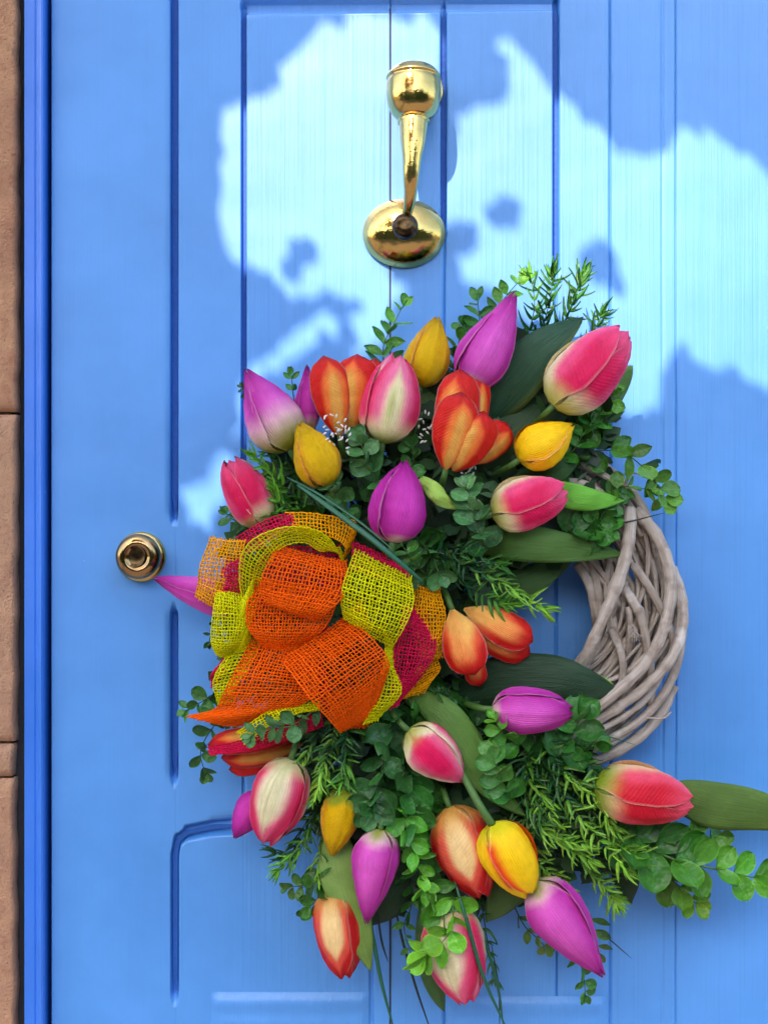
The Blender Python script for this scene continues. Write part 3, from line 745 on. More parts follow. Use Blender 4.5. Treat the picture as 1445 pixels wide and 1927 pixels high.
# broad tulip leaves, parts of the tulips they grow with
def tleaf(parent, pts, wpx, c, twist=0.0, fold=.25, c2=None, name='leaf', tipw=0.0):
    ps = catmull([P(*p) for p in pts], 34); vs = []; fs = []; uvs = []; cs = []; nv = 11
    for i, p in enumerate(ps):
        u = i / 33; t = (ps[min(33, i + 1)] - ps[max(0, i - 1)]).normalized()
        n = Vector((0, -1, 0)); n = (n - t * n.dot(t)).normalized(); s = t.cross(n)
        a = twist * (u - .4); s2 = s * math.cos(a) + n * math.sin(a); n2 = n * math.cos(a) - s * math.sin(a)
        ww = wpx * .5 * S * max(tipw, (math.sin(math.pi * (u * .93 + .07) ** .85) ** .75 if u < .999 else .0)) 
        for j in range(nv):
            v = -1 + 2 * j / (nv - 1)
            vs.append(p + s2 * (ww * v) - n2 * (ww * fold * v * v) + n2 * (.0012 * math.sin(u * 14 + v * 3)) * abs(v))
            uvs.append((u, .5 + v / 2)); b = tuple(x * 1.3 for x in lin(c)); 
            if c2: b = mixc(b, lin(c2), sst(.72, .95, v))
            cs.append(mixc(b, tuple(x * 1.25 for x in b), u * .5))
    for i in range(33):
        for j in range(nv - 1): a = i * nv + j; fs.append((a, a + 1, a + nv + 1, a + nv))
    o = mesh(name, vs, fs, M_tleaf, parent, uvs, cs); m = o.modifiers.new('thick', 'SOLIDIFY'); m.thickness = .0005; m.offset = 0
    return o
DG, MG, OG, LG = (34, 66, 34), (62, 98, 36), (96, 122, 44), (150, 190, 66)
tleaf(T6, [(900, 800, .06), (960, 725, .072), (1020, 655, .078), (1097, 596, .07)], 92, (30, 66, 44), .5, .2, (110, 126, 56))
tleaf(T6, [(845, 700, .05), (815, 730, .055), (780, 780, .055), (760, 830, .05)], 60, (86, 112, 58), .3)
tleaf(T8, [(880, 920, .05), (940, 840, .065), (1010, 770, .06), (1070, 700, .05)], 100, (34, 62, 30), .3)
tleaf(T7, [(1090, 800, .05), (1130, 760, .056), (1165, 715, .05), (1190, 688, .045)], 56, (66, 104, 42), .2)
tleaf(T7, [(960, 860, .05), (1010, 810, .055), (1050, 790, .05), (1110, 770, .045)], 80, (40, 72, 30), .2)
tleaf(T8, [(930, 900, .05), (1000, 905, .07), (1050, 885, .078), (1090, 866, .07)], 52, (38, 74, 30), .1)
tleaf(T13, [(1020, 915, .08), (1070, 932, .09), (1120, 940, .088), (1174, 942, .078)], 46, (96, 160, 46), .5, .25)
tleaf(T13, [(880, 1020, .06), (960, 1020, .085), (1060, 1030, .09), (1176, 1044, .075)], 66, (66, 100, 38), .3, .2)
tleaf(T13, [(860, 1160, .045), (940, 1120, .055), (1010, 1085, .058), (1080, 1050, .05)], 66, (48, 80, 34), .3, .3)
tleaf(T12, [(790, 900, .10), (815, 922, .108), (835, 942, .108), (862, 958, .10)], 30, (158, 190, 84), .3, .4)
tleaf(T12, [(860, 880, .05), (830, 940, .06), (800, 990, .06), (770, 1060, .05)], 110, (22, 44, 22), .2, .2)
tleaf(T12, [(690, 1040, .06), (720, 990, .07), (735, 950, .06)], 70, (30, 58, 26), .2, .2)
tleaf(T16, [(850, 1325, .05), (930, 1285, .07), (1030, 1282, .082), (1100, 1292, .084), (1164, 1302, .076)], 96, (24, 52, 28), -.35, .2)
tleaf(T16, [(1060, 1262, .060), (1100, 1274, .064), (1140, 1290, .066), (1160, 1303, .066)], 26, (130, 176, 60), .1, .2)
tleaf(T17, [(766, 1308, .07), (830, 1345, .085), (880, 1410, .088), (925, 1480, .088), (992, 1538, .08)], 66, (86, 122, 52), .5, .25)
tleaf(T25, [(800, 1440, .05), (860, 1480, .06), (920, 1530, .06), (970, 1560, .05)], 80, (44, 76, 40), .3, .2)
tleaf(T18, [(1260, 1490, .06), (1340, 1515, .068), (1440, 1530, .066), (1560, 1560, .055)], 84, (72, 98, 30), -.2, .15)
tleaf(T22, [(628, 1560, .07), (640, 1640, .08), (668, 1730, .084), (698, 1828, .076)], 74, (108, 134, 62), .35, .15)
tleaf(T23, [(770, 1570, .05), (755, 1640, .06), (720, 1700, .062), (690, 1745, .055)], 100, (28, 54, 28), .3, .2)
tleaf(T24, [(985, 1640, .05), (955, 1680, .06), (915, 1736, .055)], 70, (66, 92, 40), .3, .2)
tleaf(T28, [(800, 1700, .05), (806, 1780, .056), (818, 1850, .056), (836, 1904, .05)], 48, (60, 92, 44), .4, .3)
tleaf(T18, [(1150, 1520, .04), (1175, 1590, .05), (1180, 1660, .05), (1188, 1700, .045)], 60, (28, 52, 26), .3, .2)

# ------------------------------------------------------------------ leaf prototypes and sprigs
def leafproto(name, L, Wd, shape, cup, nu=9, nv=7, lat=0.0):
    vs = []; fs = []; uv = []
    for i in range(nu):
        u = i / (nu - 1); wv = shape(u) * Wd * .5
        for j in range(nv):
            v = -1 + 2 * j / (nv - 1)
            vs.append((u * L * (1 - .3 * lat * u), wv * v + lat * u * u, cup(u, v) * L)); uv.append((u, .5 + v * .5))
    for i in range(nu - 1):
        for j in range(nv - 1): a = i * nv + j; fs.append((a, a + nv, a + nv + 1, a + 1))
    me = bpy.data.meshes.new(name); me.from_pydata(vs, [], fs)
    l = me.uv_layers.new(name='uv')
    for lp in me.loops: l.data[lp.index].uv = uv[lp.vertex_index]
    me.polygons.foreach_set('use_smooth', [True] * len(me.polygons)); return me
def rsh(u): return max(.10, math.sin(math.pi * min(1, u * .97 + .03)) ** .5) if u < .99 else .12
def osh(u): return max(.08, math.sin(math.pi * min(1, u * .96 + .04)) ** .8) if u < .99 else .05
round_leaves = [leafproto('round_leaf', 1, .86, lambda u: max(.1, (math.sin(math.pi * u ** 1.15)) ** .55) if 0 < u < .99 else .12, lambda u, v: .10 * v * v - .15 * (u - .5) ** 2),
                leafproto('round_leaf', 1, .78, lambda u: max(.1, (math.sin(math.pi * u ** 1.25)) ** .6) if 0 < u < .99 else .12, lambda u, v: .16 * v * v + .12 * (u - .3) ** 2),
                leafproto('oval_leaf', 1, .56, osh, lambda u, v: .10 * v * v - .22 * (u - .4) ** 2),
                leafproto('oval_leaf', 1, .62, osh, lambda u, v: .06 * abs(v) + .22 * (u - .2) ** 2)]
needles = [leafproto('needle', 1, .22, lambda u: (1 - u) ** .5 * min(1, .4 + u * 4) if u < .98 else .1, lambda u, v: c0 * u * u + .07 * (1 - v * v), 8, 5, lt_) for c0, lt_ in ((.12, .30), (.25, .55), (-.1, .18))]
for m_ in round_leaves: m_.materials.append(M_leaf)
for m_ in needles: m_.materials.append(M_needle)
rs = random.Random(21)
EG = 'round leaved greenery sprigs in the wreath'; NG = 'needle leaved greenery sprigs in the wreath'
def orient(dirv, nrm, pos, size):
    x = dirv.normalized(); z = (nrm - x * nrm.dot(x))
    z = z.normalized() if z.length > 1e-4 else x.orthogonal().normalized()
    y = z.cross(x); M = Matrix.Identity(4)
    for i in range(3): M[i][0] = x[i] * size; M[i][1] = y[i] * size; M[i][2] = z[i] * size; M[i][3] = pos[i]
    return M
def jit(c, a): k = 1 + rs.uniform(-a, a); return tuple(max(0, x * k * (1 + rs.uniform(-.1, .1))) for x in c)
def sprig(pts, n, size, c1, c2, label, kinds=(0, 1), taper=.55, rad=1.3, face=.55):
    P3 = [P(*p) for p in pts]; root = thing('eucalyptus_sprig', P3[0], label, 'foliage sprig', EG)
    cv = catmull(P3, max(12, n * 3)); m = len(cv)
    v, f, uv, c = tube(cv, [rad * S * (1 - .5 * i / m) for i in range(m)], 6); mesh('stem', v, f, M_stem if c1[1] > 95 else M_dstem, root, uv)
    la, lb = lin(c1), lin(c2)
    for k in range(n + 1):
        t = min(1, (k + .35) / n); i = min(m - 2, int(t * (m - 1))); p = cv[i]; T = (cv[i + 1] - cv[i]).normalized()
        V = Vector((0, -1, 0)); V = (V - T * V.dot(T)).normalized(); W = T.cross(V)
        ang = (k % 2) * 1.25 + rs.uniform(-.35, .35)
        sz = 1.16 * size * S * (1 - (1 - taper) * t) * rs.uniform(.85, 1.12)
        for sgn in (1, -1):
            side = (W * math.cos(ang) + V * math.sin(ang)) * sgn
            if side.dot(V) < -.5: side = side + V * .7 
            op = .35 if t > .97 else rs.uniform(.75, 1.25)
            d = (T * math.cos(op) + side.normalized() * math.sin(op)).normalized()
            nr = (Vector((0, -1, 0)) * face + T * .35 + Vector((rs.uniform(-.45, .45), rs.uniform(-.3, .2), rs.uniform(-.3, .55)))).normalized()
            inst('leaf', round_leaves[rs.choice(kinds)], root, orient(d, nr, p + d * .0008, sz), jit(mixc(la, lb, t + rs.uniform(-.15, .15)), .18))
    return root
def needle_sprig(pts, n, size, c1, c2, label, whorl=4, rad=1.2):
    P3 = [P(*p) for p in pts]; root = thing('rosemary_sprig', P3[0], label, 'foliage sprig', NG)
    cv = catmull(P3, max(12, n * 2)); m = len(cv)
    v, f, uv, c = tube(cv, [rad * S * (1 - .5 * i / m) for i in range(m)], 6); mesh('stem', v, f, M_dstem if c1[1] < 100 else M_stem, root, uv)
    la, lb = lin(c1), lin(c2)
    for k in range(n + 1):
        t = min(1, (k + .5) / n); i = min(m - 2, int(t * (m - 1))); p = cv[i]; T = (cv[i + 1] - cv[i]).normalized()
        V = T.orthogonal().normalized(); W = T.cross(V); a0 = rs.uniform(0, 6.28); tip = t > .96
        for q in range(whorl + (2 if tip else 0)):
            a = a0 + q * 6.283 / whorl; side = V * math.cos(a) + W * math.sin(a)
            if side.y > .6: continue
            op = rs.uniform(.3, 1.1) if tip else rs.uniform(.6, 1.5); d = T * math.cos(op) + side * math.sin(op)
            nr = Vector((0, -1, 0)) + T * .3 + Vector((rs.uniform(-.4, .4), 0, rs.uniform(-.4, .4)))
            if nr.cross(d).dot(T) < 0: nr = -nr
            inst('leaf', needles[rs.choice((0, 0, 1, 2))], root, orient(d, nr, p, size * S * rs.uniform(.6, 1.2) * (1 - .2 * t)),
                 jit(mixc(la, lb, sst(.2, 1, t) + rs.uniform(-.3, .4)), .25))
    return root
DK, MD, BR, LM = (40, 88, 34), (62, 124, 42), (100, 166, 44), (132, 184, 54)
GY = (78, 128, 76)
# upper round-leaved sprigs
sprig([(722, 690, .05), (722, 650, .055), (738, 615, .055), (762, 568, .05)], 6, 38, MD, BR, 'bright sprig rising left of the topmost yellow tulip', (0, 2, 3))
sprig([(560, 800, .05), (553, 750, .052), (548, 700, .05)], 5, 26, DK, MD, 'little dark sprig between the olive based purple tulip and the thin purple one', (2, 3))
sprig([(715, 930, .075), (700, 890, .092), (688, 860, .098), (676, 825, .098)], 6, 42, (62, 112, 52), GY, 'grey green cluster right of the feathered yellow tulip', (0, 1))
sprig([(660, 985, .07), (648, 950, .088), (636, 925, .10), (622, 905, .10)], 5, 38, (60, 110, 50), GY, 'grey green cluster at the foot of the feathered yellow tulip', (0, 1))
sprig([(770, 960, .07), (765, 900, .075), (780, 860, .08), (772, 835, .08)], 5, 34, MD, (70, 128, 60), 'small cluster above the deep magenta tulip', (0, 1))
sprig([(915, 1030, .09), (895, 985, .105), (885, 945, .11), (880, 912, .108)], 6, 42, (48, 100, 54), (104, 150, 96), 'pale grey green cluster left of the pink tulip pointing right', (0, 1))
sprig([(905, 700, .05), (908, 640, .055), (902, 600, .055), (898, 560, .05)], 6, 42, DK, MD, 'dark oval leaved sprig left of the tall purple tulip', (2, 3))
sprig([(930, 640, .045), (935, 590, .05), (950, 560, .05), (985, 520, .045)], 6, 36, DK, BR, 'oval leaved sprig peeping over the tall purple tulip', (2, 3))
sprig([(850, 740, .05), (852, 690, .055), (862, 650, .055), (872, 610, .05)], 7, 36, DK, MD, 'dark sprig between the topmost yellow tulip and the tall purple tulip', (0, 2))
sprig([(1040, 880, .05), (1100, 852, .058), (1165, 850, .06), (1210, 880, .06), (1240, 920, .058), (1254, 945, .055)], 9, 46, DK, (96, 150, 48), 'long dark sprig arching over the top right of the wicker ring', (0, 1, 2), .6)
sprig([(1080, 980, .06), (1115, 965, .066), (1150, 930, .068), (1180, 915, .066), (1232, 925, .06)], 7, 40, DK, (92, 144, 44), 'second dark sprig just below the long arching one', (0, 1, 2))
sprig([(1090, 1020, .07), (1120, 990, .078), (1140, 960, .078), (1165, 935, .07)], 6, 42, MD, DK, 'dark sprig over the tip of the long leaf crossing the ring', (0, 1))
sprig([(1060, 1000, .075), (1090, 1000, .08), (1120, 1010, .08), (1150, 990, .078)], 5, 44, DK, MD, 'broad dark leaves left of the first bare wicker', (0, 1))
sprig([(1080, 840, .055), (1110, 800, .06), (1140, 765, .06), (1160, 735, .055)], 6, 36, MD, BR, 'green sprig under the largest pink tulip', (0, 2))
sprig([(1030, 870, .06), (1075, 850, .066), (1095, 820, .068), (1115, 790, .06)], 5, 42, MD, MD, 'green leaves right of the smooth yellow tulip', (0, 2))
sprig([(820, 1100, .085), (790, 1070, .10), (770, 1045, .108), (752, 1020, .105)], 6, 38, (44, 96, 44), (92, 146, 62), 'bright sprig under the deep magenta tulip at the bow edge', (0, 1, 2))
sprig([(780, 1010, .07), (810, 1040, .09), (822, 1070, .10), (830, 1085, .10)], 3, 44, MD, GY, 'two round leaves beside the grass blade end', (0, 1))
sprig([(500, 1010, .05), (468, 985, .055), (440, 978, .055), (425, 965, .05)], 6, 32, DK, MD, 'dark sprig left of the bow top below the half hidden pink tulip', (0, 2))
sprig([(640, 1000, .06), (600, 975, .07), (560, 950, .07), (520, 930, .065)], 7, 38, DK, MD, 'leafy sprig along the top edge of the bow', (0, 1, 2))
sprig([(880, 1150, .05), (920, 1240, .045), (880, 1290, .05), (840, 1310, .055)], 6, 42, DK, DK, 'dark leaves below the drooping orange red tulip', (0, 1))
# lower round-leaved sprigs
sprig([(850, 1290, .06), (800, 1330, .07), (760, 1355, .075), (700, 1380, .078)], 8, 42, DK, MD, 'dark cluster directly under the right edge of the bow', (0, 1))
sprig([(760, 1320, .07), (740, 1370, .085), (725, 1420, .092), (712, 1475, .096), (705, 1506, .098), (694, 1528, .100)], 10, 50, (40, 86, 44), (58, 112, 54), 'large leaved sprig falling from the bow to the green capped yellow tulip', (0, 1), .7)
sprig([(740, 1400, .07), (765, 1450, .085), (765, 1500, .09), (770, 1560, .09)], 8, 50, (36, 82, 38), (60, 124, 50), 'large leaved sprig to the right of the hanging purple tulip base', (0, 1), .9)
sprig([(820, 1420, .06), (800, 1480, .075), (810, 1540, .08), (790, 1600, .08)], 8, 42, DK, MD, 'dark sprig left of the tan and red tulip', (0, 1))
sprig([(760, 1500, .08), (765, 1560, .098), (785, 1620, .104), (800, 1680, .10)], 9, 42, (62, 130, 40), (104, 176, 46), 'bright green sprig cascading in the bottom middle', (2, 3, 1), .7)
sprig([(790, 1620, .08), (810, 1670, .09), (830, 1710, .094), (850, 1760, .09)], 7, 44, (44, 96, 36), (80, 140, 40), 'green sprig falling onto the pink and cream tulip', (2, 0), .8)
sprig([(850, 1690, .094), (852, 1740, .104), (830, 1775, .108), (795, 1800, .106)], 5, 42, BR, (120, 184, 50), 'lime tipped twig in front of the lowest pink tulip', (2, 0), .9)
sprig([(770, 1640, .06), (775, 1700, .065), (760, 1745, .062), (775, 1800, .06)], 7, 30, DK, MD, 'thin dark sprig left of the lowest pink tulip', (2, 3))
sprig([(960, 1500, .09), (945, 1470, .10), (935, 1445, .106), (925, 1418, .104)], 6, 44, (58, 120, 50), (96, 150, 70), 'round leaved cluster on the long leaf beside the hot pink centred tulip', (0, 1))
sprig([(975, 1400, .085), (950, 1385, .10), (938, 1368, .106), (930, 1350, .104)], 4, 34, MD, BR, 'small bright cluster at the base of the sideways purple tulip', (0, 1))
sprig([(1000, 1440, .07), (1050, 1425, .085), (1075, 1385, .095), (1094, 1345, .098)], 6, 50, (38, 90, 40), (58, 120, 44), 'sprig with a big round leaf at the tip of the sideways purple tulip', (0, 1, 2), .85)
sprig([(900, 1440, .06), (920, 1400, .07), (890, 1360, .075), (860, 1335, .07)], 7, 44, DK, DK, 'dark leaves left of the sideways purple tulip', (0, 1))
sprig([(990, 1370, .07), (1040, 1400, .08), (1090, 1410, .08), (1130, 1400, .07)], 6, 42, MD, MD, 'green leaves lying on the lowest wicker twigs', (0, 2, 3))
sprig([(1150, 1560, .06), (1210, 1590, .07), (1270, 1618, .076), (1330, 1632, .076), (1385, 1645, .074), (1440, 1655, .07)], 8, 66, (44, 100, 42), (92, 156, 34), 'big eucalyptus sprig reaching to the right edge of the photo', (0, 1), .62, 2.6, .9)
sprig([(1190, 1590, .05), (1240, 1640, .058), (1280, 1670, .06), (1312, 1705, .058)], 5, 54, (60, 116, 40), (110, 156, 34), 'lower eucalyptus sprig with yellowish leaves under the big one', (0, 1), .55, 2, .9)
sprig([(1200, 1560, .05), (1260, 1580, .055), (1320, 1575, .055), (1345, 1580, .05)], 4, 52, (56, 110, 46), (90, 140, 50), 'eucalyptus leaves just under the far right pink tulip', (0, 1), .6, 2, .9)
sprig([(440, 1330, .06), (400, 1370, .062), (378, 1415, .062), (388, 1460, .06)], 6, 36, DK, (70, 120, 56), 'dark sprig hanging at the far left below the orange ribbon tip', (0, 2))
sprig([(430, 1300, .055), (400, 1310, .06), (372, 1325, .06), (345, 1340, .055)], 5, 32, DK, MD, 'dark sprig pointing left above the orange ribbon tip', (0, 2))
sprig([(600, 1330, .10), (550, 1365, .118), (510, 1370, .12), (468, 1385, .12)], 7, 34, (58, 104, 56), (88, 136, 76), 'grey green sprig in front of the bottom ribbon ends', (0, 1, 2))
sprig([(640, 1600, .06), (610, 1650, .066), (575, 1665, .066), (540, 1670, .06)], 6, 34, DK, (76, 120, 44), 'sprig with round leaf tips left of the slim red and cream tulip', (0, 1))
sprig([(640, 1640, .06), (610, 1680, .07), (590, 1700, .07), (578, 1712, .068)], 4, 40, DK, MD, 'dark round leaves beside the slim red and cream tulip', (0, 1))
sprig([(1060, 1730, .05), (1085, 1790, .055), (1098, 1840, .055), (1101, 1878, .05)], 6, 34, (52, 92, 40), MD, 'sprig hanging below the large lowest purple tulip', (0, 2))
sprig([(960, 1690, .05), (985, 1740, .055), (1010, 1765, .055), (1032, 1788, .05)], 5, 28, DK, (96, 130, 52), 'tiny sprig left of the large lowest purple tulip', (0, 2))
sprig([(420, 1160, .05), (400, 1190, .055), (392, 1215, .05)], 4, 20, DK, DK, 'tiny dark twig left of the bow', (2, 3))
sprig([(470, 740, .05), (462, 735, .052), (455, 728, .05)], 2, 16, DK, DK, 'tiny dark leaf behind the tip of the olive based purple tulip', (2, 3))
sprig([(1110, 1720, .04), (1120, 1760, .045), (1128, 1800, .045)], 3, 36, MD, (90, 110, 50), 'narrow leaves behind the right side of the large lowest purple tulip', (2, 3))
# needle sprigs
needle_sprig([(1000, 700, .045), (1020, 620, .05), (1035, 560, .052), (1040, 515, .05)], 15, 46, DK, MD, 'tall needle sprig right of the tall purple tulip')
needle_sprig([(1040, 680, .045), (1065, 600, .055), (1085, 550, .055), (1098, 518, .05)], 15, 44, DK, MD, 'dark needle sprig at the very top right of the wreath')
needle_sprig([(1090, 700, .04), (1110, 640, .045), (1128, 600, .045), (1134, 592, .045)], 10, 42, DK, MD, 'short needle sprig behind the largest pink tulip')
needle_sprig([(990, 640, .04), (1005, 580, .045), (1000, 530, .045), (992, 520, .045)], 10, 40, MD, BR, 'pale needle sprig beside the tip of the tall purple tulip')
needle_sprig([(620, 1000, .06), (570, 950, .072), (520, 900, .076), (478, 855, .072)], 16, 40, DK, BR, 'needle sprig between the half hidden pink and feathered yellow tulips')
needle_sprig([(600, 1000, .06), (550, 975, .07), (500, 960, .072), (448, 930, .07)], 14, 38, MD, BR, 'needle sprig crossing the half hidden pink tulip')
needle_sprig([(620, 960, .055), (570, 900, .06), (530, 870, .06), (500, 845, .055)], 12, 36, DK, MD, 'dark needle sprig under the olive based purple tulip')
needle_sprig([(600, 985, .06), (570, 965, .074), (530, 950, .078), (512, 915, .076)], 10, 34, MD, BR, 'short needle sprig above the top left of the bow')
needle_sprig([(820, 1040, .08), (880, 1065, .095), (950, 1100, .10), (1025, 1150, .095)], 20, 42, (30, 84, 46), LM, 'needle sprig reaching over the drooping orange red tulip')
needle_sprig([(830, 1060, .075), (880, 1100, .09), (930, 1130, .096), (965, 1135, .092)], 14, 42, (28, 76, 42), BR, 'second needle sprig just under the one reaching over the opening')
needle_sprig([(800, 1030, .08), (850, 1040, .095), (900, 1048, .096), (950, 1065, .09)], 12, 40, (26, 74, 40), MD, 'dark needle sprig right of the deep magenta tulip base')
needle_sprig([(640, 1330, .08), (625, 1390, .095), (610, 1440, .10), (600, 1490, .096)], 18, 42, (28, 82, 40), LM, 'needle sprig hanging under the front orange loop')
needle_sprig([(660, 1340, .08), (650, 1400, .092), (650, 1450, .096), (640, 1490, .092)], 16, 42, (26, 76, 40), BR, 'needle sprig above the green capped yellow tulip')
needle_sprig([(620, 1340, .07), (590, 1390, .088), (570, 1430, .09), (552, 1470, .088)], 14, 40, (28, 80, 42), LM, 'needle sprig over the base of the pale cream tulip')
needle_sprig([(610, 1480, .06), (590, 1540, .066), (570, 1590, .066), (520, 1640, .06)], 16, 38, DK, BR, 'needle sprig right of the pale cream tulip tip')
needle_sprig([(600, 1500, .06), (610, 1570, .068), (600, 1630, .068), (610, 1690, .064)], 18, 36, (28, 72, 34), LM, 'needle sprig hanging left of the green capped yellow tulip')
needle_sprig([(590, 1520, .05), (560, 1580, .055), (545, 1610, .055), (515, 1605, .05)], 10, 38, DK, DK, 'dark needle twig sticking out at lower left')
RB = [([(1010, 1420, .07), (1050, 1480, .088), (1100, 1550, .092), (1180, 1640, .086)], 22, 'lime tipped needle sprig falling diagonally in the lower right mass'),
      ([(990, 1430, .07), (1010, 1500, .088), (1060, 1580, .09), (1110, 1620, .084)], 20, 'needle sprig in the centre of the lower right mass'),
      ([(1060, 1400, .07), (1110, 1440, .088), (1130, 1500, .09), (1150, 1560, .086)], 16, 'needle sprig at the base of the far right pink tulip'),
      ([(960, 1450, .07), (1000, 1520, .09), (1030, 1570, .092), (1100, 1590, .088)], 18, 'needle sprig just right of the long leaf tip'),
      ([(1040, 1500, .06), (1090, 1600, .07), (1130, 1660, .07), (1160, 1700, .064)], 18, 'needle sprig ending lowest of the lower right mass'),
      ([(980, 1480, .06), (990, 1560, .075), (1010, 1620, .078), (1060, 1660, .07)], 16, 'needle sprig between the red streaked yellow and large lowest purple tulips'),
      ([(1080, 1450, .06), (1120, 1540, .078), (1160, 1590, .08), (1210, 1620, .076)], 16, 'needle sprig beside the big eucalyptus base'),
      ([(1010, 1380, .07), (1040, 1430, .092), (1080, 1470, .096), (1120, 1500, .09)], 14, 'bright needle sprig in front of the lowest wicker twigs'),
      ([(1000, 1400, .065), (990, 1450, .085), (1020, 1500, .092), (1040, 1540, .088)], 14, 'needle sprig under the big round leaf cluster')]
for pts, n, lb in RB: needle_sprig(pts, n, 44, (28, 82, 34), LM, lb)
needle_sprig([(905, 1690, .05), (915, 1760, .055), (925, 1810, .055), (932, 1850, .05)], 8, 32, DK, MD, 'thin needle twig right of the lowest pink tulip')
needle_sprig([(1130, 1640, .05), (1150, 1680, .055), (1160, 1700, .05)], 6, 34, MD, LM, 'small needle tip above the large lowest purple tulip tip')

# dark mass of packed greenery behind the flowers
def ring_fill():
    acc = Acc(); rf = random.Random(5)
    polys = [([(500, 870), (620, 830), (740, 800), (880, 700), (1000, 640), (1110, 680), (1150, 780), (1140, 900), (1090, 1010), (960, 1080), (880, 1140), (780, 1120), (640, 1050), (520, 1000)], 1500),
             ([(560, 1340), (800, 1290), (900, 1300), (960, 1380), (1100, 1420), (1180, 1500), (1170, 1620), (1060, 1650), (960, 1650), (860, 1700), (740, 1690), (640, 1600), (560, 1450)], 1700),
             ([(430, 1010), (800, 1000), (860, 1200), (800, 1350), (560, 1380), (420, 1300), (440, 1120)], 900),
             ([(700, 860), (900, 860), (960, 960), (980, 1060), (860, 1100), (760, 1060)], 500)]
    for pl, n in polys:
        xs = [p[0] for p in pl]; ys = [p[1] for p in pl]; k = 0
        while k < n:
            x, y = rf.uniform(min(xs), max(xs)), rf.uniform(min(ys), max(ys))
            if not inpoly(x, y, pl): continue
            k += 1; p = P(x, y, rf.uniform(.022, .062)); th = rf.uniform(0, 6.28)
            d = Vector((math.cos(th), rf.uniform(-.5, .3), math.sin(th))).normalized(); nr = Vector((rf.uniform(-.6, .6), -1, rf.uniform(-.4, .8))).normalized()
            s_ = d.cross(nr).normalized(); nr = s_.cross(d); L = rf.uniform(28, 50) * S; W = L * rf.choice((.12, .3, .38, .4))
            c = mixc(lin((20, 46, 22)), lin((46, 92, 40)), rf.random() ** 1.6)
            v = [p, p + d * L * .3 + s_ * W * .8 + nr * L * .04, p + d * L * .7 + s_ * W * .8 + nr * L * .03, p + d * L, p + d * L * .7 - s_ * W * .8 + nr * L * .03, p + d * L * .3 - s_ * W * .8 + nr * L * .04, p + d * L * .5]
            acc.add(v, [(0, 1, 6, 5), (1, 2, 6), (2, 3, 4, 6), (4, 5, 6)], [(0, .5), (.3, 1), (.7, 1), (1, .5), (.7, 0), (.3, 0), (.5, .5)], [c] * 7)
    o = acc.build('greenery_filling', M_fill); tag(o, 'dark packed greenery filling the wreath behind the flowers and bow', 'greenery', None, 'stuff')
ring_fill()

# baby's breath
def breath(pts, n, spread, label):
    root = thing('white_blossom_sprig', P(*pts[0]), label, 'flower sprig', 'sprigs of tiny white blossoms')
    cv = catmull([P(*p) for p in pts], 10); mesh('stem', *tube(cv, .0004, 5)[:2], M_stem, root)
    for k in range(n):
        q = cv[rs.randint(4, 9)] + Vector((rs.uniform(-1, 1), rs.uniform(-.4, .2), rs.uniform(-1, 1))) * spread * S
        v, f = lathe([(.0001, -.0022), (.0007, -.0012), (.0010, .0002), (.0006, .0016), (.0001, .0022)], q, Vector((rs.uniform(-1, 1), -.4, rs.uniform(-1, 1))), 6)
        mesh('blossom', v, f, M_white, root)
breath([(650, 860, .09), (640, 830, .10), (630, 800, .102)], 34, 26, 'cluster of tiny white blossoms above the feathered yellow tulip')
breath([(770, 850, .08), (782, 810, .09), (795, 775, .09)], 26, 22, 'tiny white blossoms between the pink and the open orange red tulip')
breath([(900, 900, .07), (885, 885, .08), (875, 880, .082)], 14, 14, 'few white blossoms below the open orange red tulip')

# grass blades and bristles
def blade(pts, wpx, mat, label, flat=.35):
    cv = catmull([P(*p) for p in pts], 30); rr = [wpx * .5 * S * math.sin(math.pi * (.08 + .9 * i / 29)) ** .6 for i in range(30)]
    v, f, uv, c = tube(cv, rr, 6, flat=flat); o = mesh('grass_blade', v, f, mat, None, uv); tag(o, label, 'grass blade', 'long thin grass blades')
blade([(560, 912, .10), (620, 955, .12), (700, 1015, .132), (760, 1065, .132), (796, 1095, .125)], 11, M_blade, 'flat green blade lying diagonally across the top of the bow')
blade([(540, 898, .09), (600, 930, .11), (680, 985, .124), (745, 1040, .13)], 5, M_blade, 'thinner blade alongside the flat one above the bow')
blade([(690, 1700, .07), (703, 1770, .075), (718, 1850, .07), (742, 1940, .06)], 7, M_blade, 'green blade hanging below the hanging purple tulip')
blade([(708, 1700, .06), (718, 1770, .06), (730, 1810, .055)], 4, M_wire, 'short dark blade behind the one below the hanging purple tulip')
blade([(740, 1690, .05), (755, 1760, .055), (780, 1850, .055), (812, 1945, .05)], 5, M_wire, 'dark twisted blade left of the lowest pink tulip')
blade([(850, 1640, .09), (880, 1740, .10), (910, 1840, .095), (955, 1940, .085)], 7, M_blade, 'green blade crossing in front of the lowest pink tulip')
blade([(870, 1660, .06), (905, 1750, .07), (935, 1850, .065), (948, 1940, .055)], 6, M_blade, 'green blade just right of the lowest pink tulip')
blade([(925, 1780, .05), (938, 1860, .055), (940, 1940, .05)], 3, M_wire, 'thin dark blade nearest the thin needle twig')
blade([(1128, 1752, .07), (1155, 1775, .072), (1188, 1804, .07)], 2.5, M_wire, 'single bristle pointing right from the large lowest purple tulip')
blade([(1110, 992, .07), (1180, 982, .075), (1250, 965, .072)], 3, M_wire, 'single dark bristle over the top of the bare wicker')
blade([(1098, 1364, .09), (1140, 1384, .092), (1196, 1402, .088)], 2.2, M_blade, 'fine green bristle across the lower wicker twigs')

